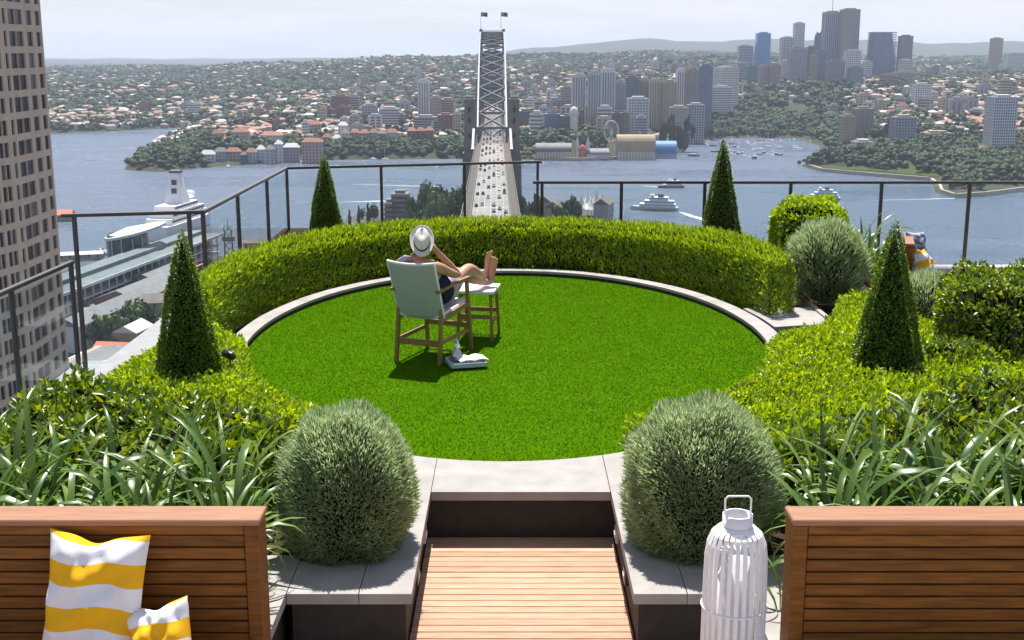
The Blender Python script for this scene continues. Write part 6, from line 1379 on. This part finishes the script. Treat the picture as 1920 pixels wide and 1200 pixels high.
REG = [(0, 330, 'beyond the left bay'), (330, 480, 'above the left headland'), (480, 640, 'behind the waterfront row'), (640, 780, 'behind the terrace row'), (780, 925, 'left of the bridge arch'), (925, 1070, 'right of the bridge arch'), (1070, 1300, 'around the harbour-side towers'), (1300, 1580, 'below the office skyline'), (1580, 1720, 'around the square blue-grey block'), (1720, 1840, 'left of the tall grid tower'), (1840, 2400, 'beside the tall grid tower')]
HC = {}
for i in near[np.argsort(hx[near] / hy[near])]:
    me, lb = HM[random.choice((0, 0, 1, 1, 2, 3, 4, 5))]; x, y = float(hx[i]), float(hy[i]); pq = 960 + FPX * x / (y * CT); reg = [r_[2] for r_ in REG if pq < r_[1]][0]; HC[(lb, reg)] = HC.get((lb, reg), -1) + 1
    s_ = float(hs[i]) / 10; o = link('house', me, None, (x, y, float(hz[i])), (0, 0, random.uniform(0, 3)), (s_, s_, s_)); tag(o, f'small {lb} house {reg}, {ORD[HC[(lb, reg)]]} of these from the left', 'house', f'small houses {reg}')

# mid-rise blocks between the houses: a few kinds, copied one by one
PROT = []
for k, (w_, g_, st_k, lb) in enumerate((('whitew', 'g_grey', 'bands', 'white balconied'), ('cream', 'g_grey', 'grid', 'cream'), ('pink', 'g_grey', 'bands', 'pinkish brick'), ('lgrey', 'g_dark', 'grid', 'pale grey'), ('brickr', 'g_grey', 'grid', 'red brick'), ('beige', 'g_dark', 'bands', 'beige'), ('mauve', 'g_grey', 'piers', 'mauve-grey'))):
    t = tower('x', 960, 972, 500, 1500, w_, g_, st_k, 12, zb=atY(960, 500, 1500).z - 22); PROT.append(([(c_.name.split('.')[0], c_.data) for c_ in t.children], lb))
    for c_ in list(t.children): bpy.data.objects.remove(c_)
    bpy.data.objects.remove(t)
random.seed(5); MR = []
while len(MR) < 320:
    pq = random.choice((random.uniform(120, 1900), random.uniform(600, 900), random.uniform(985, 1290), random.uniform(1000, 1900))); y = 1540 * (2.1 ** random.random()); x = (pq - 960) / FPX * y * CT
    if abs(pq - 922) < 62 or (1290 < pq < 1560 and y < 2000): continue
    if all(abs(x - a_[0]) + abs(y - a_[1]) > 22 for a_ in MR) and shore_d(np.array([x]), np.array([y]))[0] > 70 and inside(np.array([x]), np.array([y]), LANDs)[0]: MR.append((x, y, pq))
MC = {}
for x, y, pq in sorted(MR, key=lambda q: q[2]):
    parts, lb = random.choice(PROT); reg = [r_[2] for r_ in REG if pq < r_[1]][0]; MC[(lb, reg)] = MC.get((lb, reg), -1) + 1
    t = thing('mid_rise_block', f'{lb} mid-rise block {reg}, {ORD[MC[(lb, reg)]]} of these from the left', 'building', (x, y, ground1(x, y) - 5), random.uniform(-0.5, 0.5), f'mid-rise blocks {reg}'); s_ = random.uniform(1.0, 2.2); t.scale = (s_, random.uniform(0.9, 1.3), random.uniform(0.6, 1.15) if pq < 1000 else random.uniform(0.65, 1.4))
    for nm_, me in parts: link(nm_, me, t)
bm_ = bmesh.new(); bmesh.ops.create_icosphere(bm_, subdivisions=1, radius=1.0); ICV = np.array([v.co for v in bm_.verts]); ICF = np.array([[v.index for v in f.verts] for f in bm_.faces]); bm_.free()
OCV = np.array([(1, 0, 0), (0, 1, 0), (-1, 0, 0), (0, -1, 0), (0.6, 0.6, 0.7), (-0.6, 0.6, 0.6), (-0.6, -0.6, 0.8), (0.6, -0.6, 0.6), (0, 0, 1.1)], float); OCF = np.array([(0, 1, 4), (1, 2, 5), (2, 3, 6), (3, 0, 7), (0, 4, 7), (1, 5, 4), (2, 6, 5), (3, 7, 6), (4, 5, 8), (5, 6, 8), (6, 7, 8), (7, 4, 8)])
def blobs(x, y, z, r, h, m, label, name, hi=True):
    BV, BF = (ICV, ICF) if hi else (OCV, OCF); n = len(x); j = 1 + 0.35 * (rng.random((n, len(BV), 1)) - 0.5) * 2
    V = BV[None] * j * np.stack([r, r, h * 0.5], 1)[:, None] + np.stack([x, y, z + h * 0.42], 1)[:, None]
    F = (np.arange(n) * len(BV))[:, None, None] + BF[None]; return tag(npmesh(name, V.reshape(-1, 3), F.reshape(-1, 3), m), label, 'trees', kind='stuff')
def multi(x, y, r, h, k=3):  # each tree is a few overlapping clumps
    n = len(x); X = np.repeat(x, k) + rng.normal(size=n * k) * np.repeat(r, k) * 0.55; Y = np.repeat(y, k) + rng.normal(size=n * k) * np.repeat(r, k) * 0.55
    return X, Y, ground(X, Y) + rng.random(n * k) * np.repeat(h, k) * 0.35, np.repeat(r, k) * (0.4 + 0.35 * rng.random(n * k)), np.repeat(h, k) * (0.45 + 0.3 * rng.random(n * k))
tx, ty, td_ = visible_land(5200, 1400, 2300, -0.46, 0.46); wd_ = wood(tx, ty); k = (wd_ > -0.5) | (rng.random(len(tx)) < 0.6); pxt = 960 + FPX * tx / (ty * CT)
k &= ~((pxt > 1000) & (pxt < 1270) & (td_ < 60)) & ~((pxt > 370) & (pxt < 830) & (td_ < 30)); tx, ty = tx[k], ty[k]; pxt = pxt[k]
sel = rng.random(len(tx)) < np.where(pxt > 1300, 0.75, 0.5)
X, Y_, Z, Rr, Hh = multi(tx[sel], ty[sel], rng.uniform(5, 9, sel.sum()), rng.uniform(8, 15, sel.sum())); blobs(X, Y_, Z, Rr, Hh, M['t_dark'], 'dark green trees massed over the near slopes of the far shore', 'shore_woodland')
X, Y_, Z, Rr, Hh = multi(tx[~sel], ty[~sel], rng.uniform(4, 8, (~sel).sum()), rng.uniform(7, 12, (~sel).sum())); blobs(X, Y_, Z, Rr, Hh, M['t_mid'], 'mid green trees scattered between the houses of the far shore', 'shore_woodland')
tx, ty, td_ = visible_land(20000, 2200, 7500, -0.46, 0.46, 0.85); k = (wood(tx, ty) > -0.2) | (rng.random(len(tx)) < 0.7); tx, ty = tx[k], ty[k]; sc_ = 1 + ty / 5000
X, Y_, Z, Rr, Hh = multi(tx, ty, rng.uniform(5, 9, len(tx)) * sc_, rng.uniform(7, 13, len(tx)) * sc_ ** 0.6, 2); blobs(X, Y_, Z, Rr, Hh, M['t_dark'], 'far wooded hills fading behind the suburbs', 'far_woodland', False)
tx, ty, td_ = visible_land(6500, 1020, 1420, -0.46, 0.46); pxt = 960 + FPX * tx / (ty * CT)
_x, _y, _d = visible_land(2600, 1420, 1950, 0.13, 0.30); _k = (_d < 170) & (_d > 8); tx, ty, td_ = np.concatenate([tx, _x[_k]]), np.concatenate([ty, _y[_k]]), np.concatenate([td_, _d[_k]]); pxt = 960 + FPX * tx / (ty * CT)
_x, _y, _d = visible_land(9000, 1420, 2150, -0.46, 0.0); _k = (_d < 60) & (_d > 5); tx, ty, td_ = np.concatenate([tx, _x[_k]]), np.concatenate([ty, _y[_k]]), np.concatenate([td_, _d[_k]]); pxt = 960 + FPX * tx / (ty * CT)
k = ((pxt < 375) & (td_ > 1.5)) | ((pxt < 880) & (ty > 1390)) | ((pxt > 1555) & (td_ > 20) & (pxt < 1760)) | ((pxt > 1775) & (td_ > 12)) | ((pxt > 1280) & (pxt < 1540)); tx, ty = tx[k], ty[k]
X, Y_, Z, Rr, Hh = multi(tx, ty, rng.uniform(4, 8, len(tx)), rng.uniform(7, 12, len(tx))); blobs(X, Y_, Z, Rr, Hh, M['t_dark'], 'dark green trees crowding the water edge of the headlands', 'shore_woodland')
# single trees that can be told apart along the shores
TL_ = [(262, 300, 1330, 14, 't_dark'), (285, 280, 1360, 22, 't_dark'), (300, 268, 1380, 26, 't_mid'), (318, 288, 1345, 24, 't_light'), (340, 276, 1365, 22, 't_mid'), (356, 262, 1380, 26, 't_dark'), (328, 250, 1430, 7, 'tall'), (372, 280, 1340, 18, 't_dark'), (350, 292, 1325, 18, 't_mid'), (305, 298, 1325, 16, 't_dark'), (385, 258, 1430, 18, 't_light')]
for i, (px_, py_, Y, w, k_) in enumerate(TL_):
    p = atY(px_, py_, Y); z = ground1(p.x, Y) - 0.5; tree(f"{dict(t_mid='green', t_dark='dark green', t_light='pale green', tall='slim pointed')[k_]} tree on the tip of the left headland", p.x, Y, max(10, p.z - z), w, k_, z, 'trees on the left headland')
for i, (px_, py_, Y, w, k_) in enumerate(((1560, 285, 1345, 22, 't_dark'), (1578, 280, 1350, 24, 't_dark'), (1600, 290, 1340, 22, 't_dark'), (1625, 288, 1340, 24, 't_dark'), (1655, 292, 1335, 26, 't_dark'), (1690, 296, 1330, 26, 't_dark'), (1715, 300, 1325, 22, 't_dark'), (1745, 298, 1335, 18, 't_mid'), (1780, 300, 1340, 16, 't_mid'), (1815, 305, 1270, 26, 't_mid'), (1840, 302, 1265, 26, 't_light'), (1868, 300, 1260, 22, 't_mid'), (1892, 288, 1260, 30, 't_mid'), (1915, 285, 1270, 28, 't_dark'), (1650, 236, 1480, 26, 't_dark'), (1665, 228, 1500, 20, 't_dark'), (1730, 270, 1420, 18, 't_dark'), (1820, 280, 1340, 18, 't_dark'), (1852, 250, 1420, 20, 't_dark'))):
    Y -= 45 if Y < 1360 and px_ < 1800 else 0; p = atY(px_, py_, Y); z = ground1(p.x, Y) - 0.5; tree(f"{dict(t_mid='green', t_dark='dark green', t_light='pale green')[k_]} tree on the right-hand point", p.x, Y, max(11, p.z - z), w, k_, z, 'trees on the right-hand point')
for i, (px_, py_, Y, w, k_) in enumerate(((664, 275, 1440, 22, 't_mid'), (690, 272, 1445, 22, 't_dark'), (712, 274, 1442, 22, 't_mid'), (738, 262, 1450, 26, 't_dark'), (640, 276, 1440, 20, 't_mid'), (768, 276, 1440, 20, 't_light'), (800, 272, 1445, 20, 't_mid'), (828, 262, 1460, 22, 't_dark'), (850, 268, 1450, 20, 't_mid'), (990, 258, 1470, 18, 't_dark'), (1110, 250, 1450, 20, 't_mid'), (1125, 246, 1455, 22, 't_dark'), (1092, 252, 1450, 18, 't_light'), (1250, 220, 1520, 18, 't_dark'), (1262, 226, 1500, 22, 't_dark'), (1280, 232, 1510, 22, 't_dark'))):
    p = atY(px_, py_, Y); z = ground1(p.x, Y) - 0.5; sd_ = 'left of the bridge' if px_ < 900 else 'behind the fairground'
    tree(f"{dict(t_mid='green', t_dark='dark green', t_light='pale green')[k_]} tree near the water {sd_}", p.x, Y, max(10, p.z - z), w, k_, z, f'shore trees {sd_}')

# ================================================================== boats
def ferry(label, px_, py_, L, rz, dark=False):
    p = onz(px_, py_, WZ); t = thing('ferry', label, 'ferry', (p.x, p.y, WZ), rz); Wd = L * 0.22; h = L * 0.075
    hull(L, Wd, h).build('hull', M['palew'] if not dark else M['dgrey'], t); MB().box(-Wd * 0.5 - 0.02, Wd * 0.5 + 0.02, -L * 0.46, L * 0.2, h * 0.25, h * 0.5).build('hull_stripe', M['g_teal'], t)
    for i, (a_, b_, w) in enumerate(((-0.45, 0.30, 0.46), (-0.42, 0.20, 0.42), (-0.30, 0.10, 0.34))):
        z0 = h + 0.05 + i * L * 0.07; d_ = MB().bbox(-Wd * w, Wd * w, L * a_, L * b_, z0, z0 + L * 0.065, 0.25).build('deck_house', M['white'], t)
        me = MB().box(-0.06, 0.06, -L * 0.02, L * 0.02, -L * 0.014, L * 0.014).mesh('window', M['g_navy']); nw = int((b_ - a_) * L / (L * 0.055))
        for s in (-1, 1):
            for j in range(nw): link('window', me, d_, (s * Wd * w, L * a_ + (j + 0.5) * L * (b_ - a_) / nw, z0 + L * 0.036))
    zt2 = h + 0.05 + 3 * L * 0.07; MB().bbox(-Wd * 0.2, Wd * 0.2, -L * 0.2, -L * 0.08, zt2, zt2 + L * 0.06, 0.2).build('funnel', M['g_teal'], t); MB().bbox(-Wd * 0.24, Wd * 0.24, L * 0.0, L * 0.08, zt2, zt2 + L * 0.045, 0.2).build('wheelhouse', M['white'], t); MB().tube([(0, L * 0.02, zt2), (0, L * 0.02, zt2 + L * 0.12)], L * 0.004, 6).build('mast', M['white'], t)
    return t
ferry('large white passenger ferry crossing below the right railing', 1226, 394, 37, R(78))
ferry('white ferry half hidden above the bright shrub', 1540, 374, 30, R(75))
ferry('small dark ferry crossing behind the rail top', 1258, 352, 24, R(95), True)
ferry('small boat leaving the quay behind the fan roof hall', 190, 480, 14, R(60))
M['foam'] = mat('foam', (0.62, 0.66, 0.70), (0.40, 0.46, 0.54), scale=0.25, rough=0.8, detail=6)
def wake(label, a_, b_, w0, w1):
    p, q = onz(*a_, WZ), onz(*b_, WZ); d = (q - p).normalized(); n_ = Vector((-d.y, d.x, 0)); k = 24; vs = []
    for i in range(k + 1):
        f = i / k; c = p.lerp(q, f) + n_ * math.sin(f * 9) * 0.6; w = (w0 + (w1 - w0) * f) * (0.6 + 0.5 * random.random()); vs += [c - n_ * w / 2 + Vector((0, 0, 0.06)), c + n_ * w / 2 + Vector((0, 0, 0.06))]
    tag(MB().add(vs, [(2*i, 2*i+2, 2*i+3, 2*i+1) for i in range(k)]).build('boat_wake', M['foam']), label, 'wake', kind='stuff')
wake('white boat wake beside the dark brown block', (640, 379), (722, 377), 1.5, 7); wake('long pale wake seen through the far glass', (660, 346), (830, 350), 1.5, 5); wake('wake trailing from the small dark ferry', (1205, 349), (1246, 351), 2, 5); wake('foam at the stern of the large white ferry', (1275, 398), (1320, 412), 3, 8)
wake('pale wake across the water right of the ferry', (1640, 376), (1790, 372), 1, 3)
HULL_ = hull(9, 2.8, 1.3).mesh('hull', M['white']); HULLD = hull(9, 2.8, 1.3).mesh('hull', M['dgrey']); CAB = MB().bbox(-0.9, 0.9, -2.2, 1.4, 1.3, 2.2, 0.2).mesh('cabin', M['white']); MAST = MB().tube([(0, 0.5, 1.3), (0, 0.5, 12.5)], 0.12, 5).mesh('mast', M['palew']); BOOM = MB().bar((0, 0.4, 2.7), (0, -3.4, 2.6), 0.35, 0.4).mesh('boom', M['g_navy'])
random.seed(21)
spots = [(1300, 293, 1.5), (1415, 297, 1.6), (1386, 290, 1.4), (1462, 278, 1.2), (1440, 276, 1.2), (1455, 290, 1.3), (1340, 285, 1.1)]
while len(spots) < 52:
    a_, b_ = random.uniform(1320, 1540), random.uniform(262, 296)
    if all(abs(a_ - s[0]) > 5 or abs(b_ - s[1]) > 2.5 for s in spots) and b_ < 262 + 34 * math.exp(-((a_ - 1410) / 95) ** 2) + 4: spots.append((a_, b_, random.uniform(0.7, 1.1)))
for i, (a_, b_, s_) in enumerate(spots):
    p = onz(a_, b_, WZ); dk_ = i < 3 or random.random() < 0.2
    lb = ['dark-hulled yacht moored alone off the fairground', 'largest dark-hulled yacht at the front of the moorings', 'dark-hulled yacht left of the largest one at the moorings'][i] if i < 3 else ('small dark-hulled yacht among the moorings of the right-hand bay' if dk_ else 'small white yacht among the moorings of the right-hand bay')
    t = thing('yacht', lb, 'yacht', (p.x, p.y, WZ), random.uniform(-0.5, 0.5) + (0 if i % 3 else 1.2), None if i < 3 else ('yachts moored in the bay')); t.scale = (s_, s_, s_)
    link('hull', HULLD if dk_ else HULL_, t); link('cabin', CAB, t); link('mast', MAST, t); link('boom', BOOM, t)
for i, (a_, b_) in enumerate(((567, 301), (428, 310), (700, 296), (722, 297))):
    p = onz(a_, b_ + 3, WZ); t = thing('yacht', ['white yacht by the largest pink-brown waterfront block', 'white yacht moored off the left headland row', 'white yacht off the terrace row, nearer the headland', 'white yacht off the terrace row, nearer the bridge'][i], 'yacht', (p.x, p.y, WZ), 0.4 * i); link('hull', HULL_, t); link('cabin', CAB, t); link('mast', MAST, t); link('boom', BOOM, t)

# ================================================================== the hazy air
hz_ = MB().box(-9700, 9700, -600, 16300, WZ - 9, 140)
mh = bpy.data.materials.new('haze'); mh.use_nodes = True; nt = mh.node_tree; nt.nodes.clear(); o_ = N(nt, 'ShaderNodeOutputMaterial'); pv = N(nt, 'ShaderNodeVolumePrincipled')
pv.inputs['Color'].default_value = (0.70, 0.81, 1.0, 1); pv.inputs['Density'].default_value = 0.000075; pv.inputs['Anisotropy'].default_value = 0.1; nt.links.new(pv.outputs[0], o_.inputs['Volume'])
tag(hz_.build('haze', mh), 'thin bluish haze over the harbour', 'haze', kind='stuff')

# look-alikes that still share a label are told apart by their order from the left
for cat_ in ('tree', 'yacht', 'car', 'van'):
    by = {}
    for o in S.objects:
        if o.parent is None and o.get('category') == cat_: by.setdefault(o['label'], []).append(o)
    for lb, L_ in by.items():
        if len(L_) < 2: continue
        if cat_ in ('car', 'van') and 'bridge' in lb: L_.sort(key=lambda o: o.location.y); tail = 'counted from the near end'
        else: L_.sort(key=lambda o: o.location.x / o.location.y); tail = 'from the left'
        for i, o in enumerate(L_): o['label'] = f'{lb}, {ORD[min(i, 29)] if i < 30 else ORD[(len(L_) - 1 - i)] + " last"} {tail}'
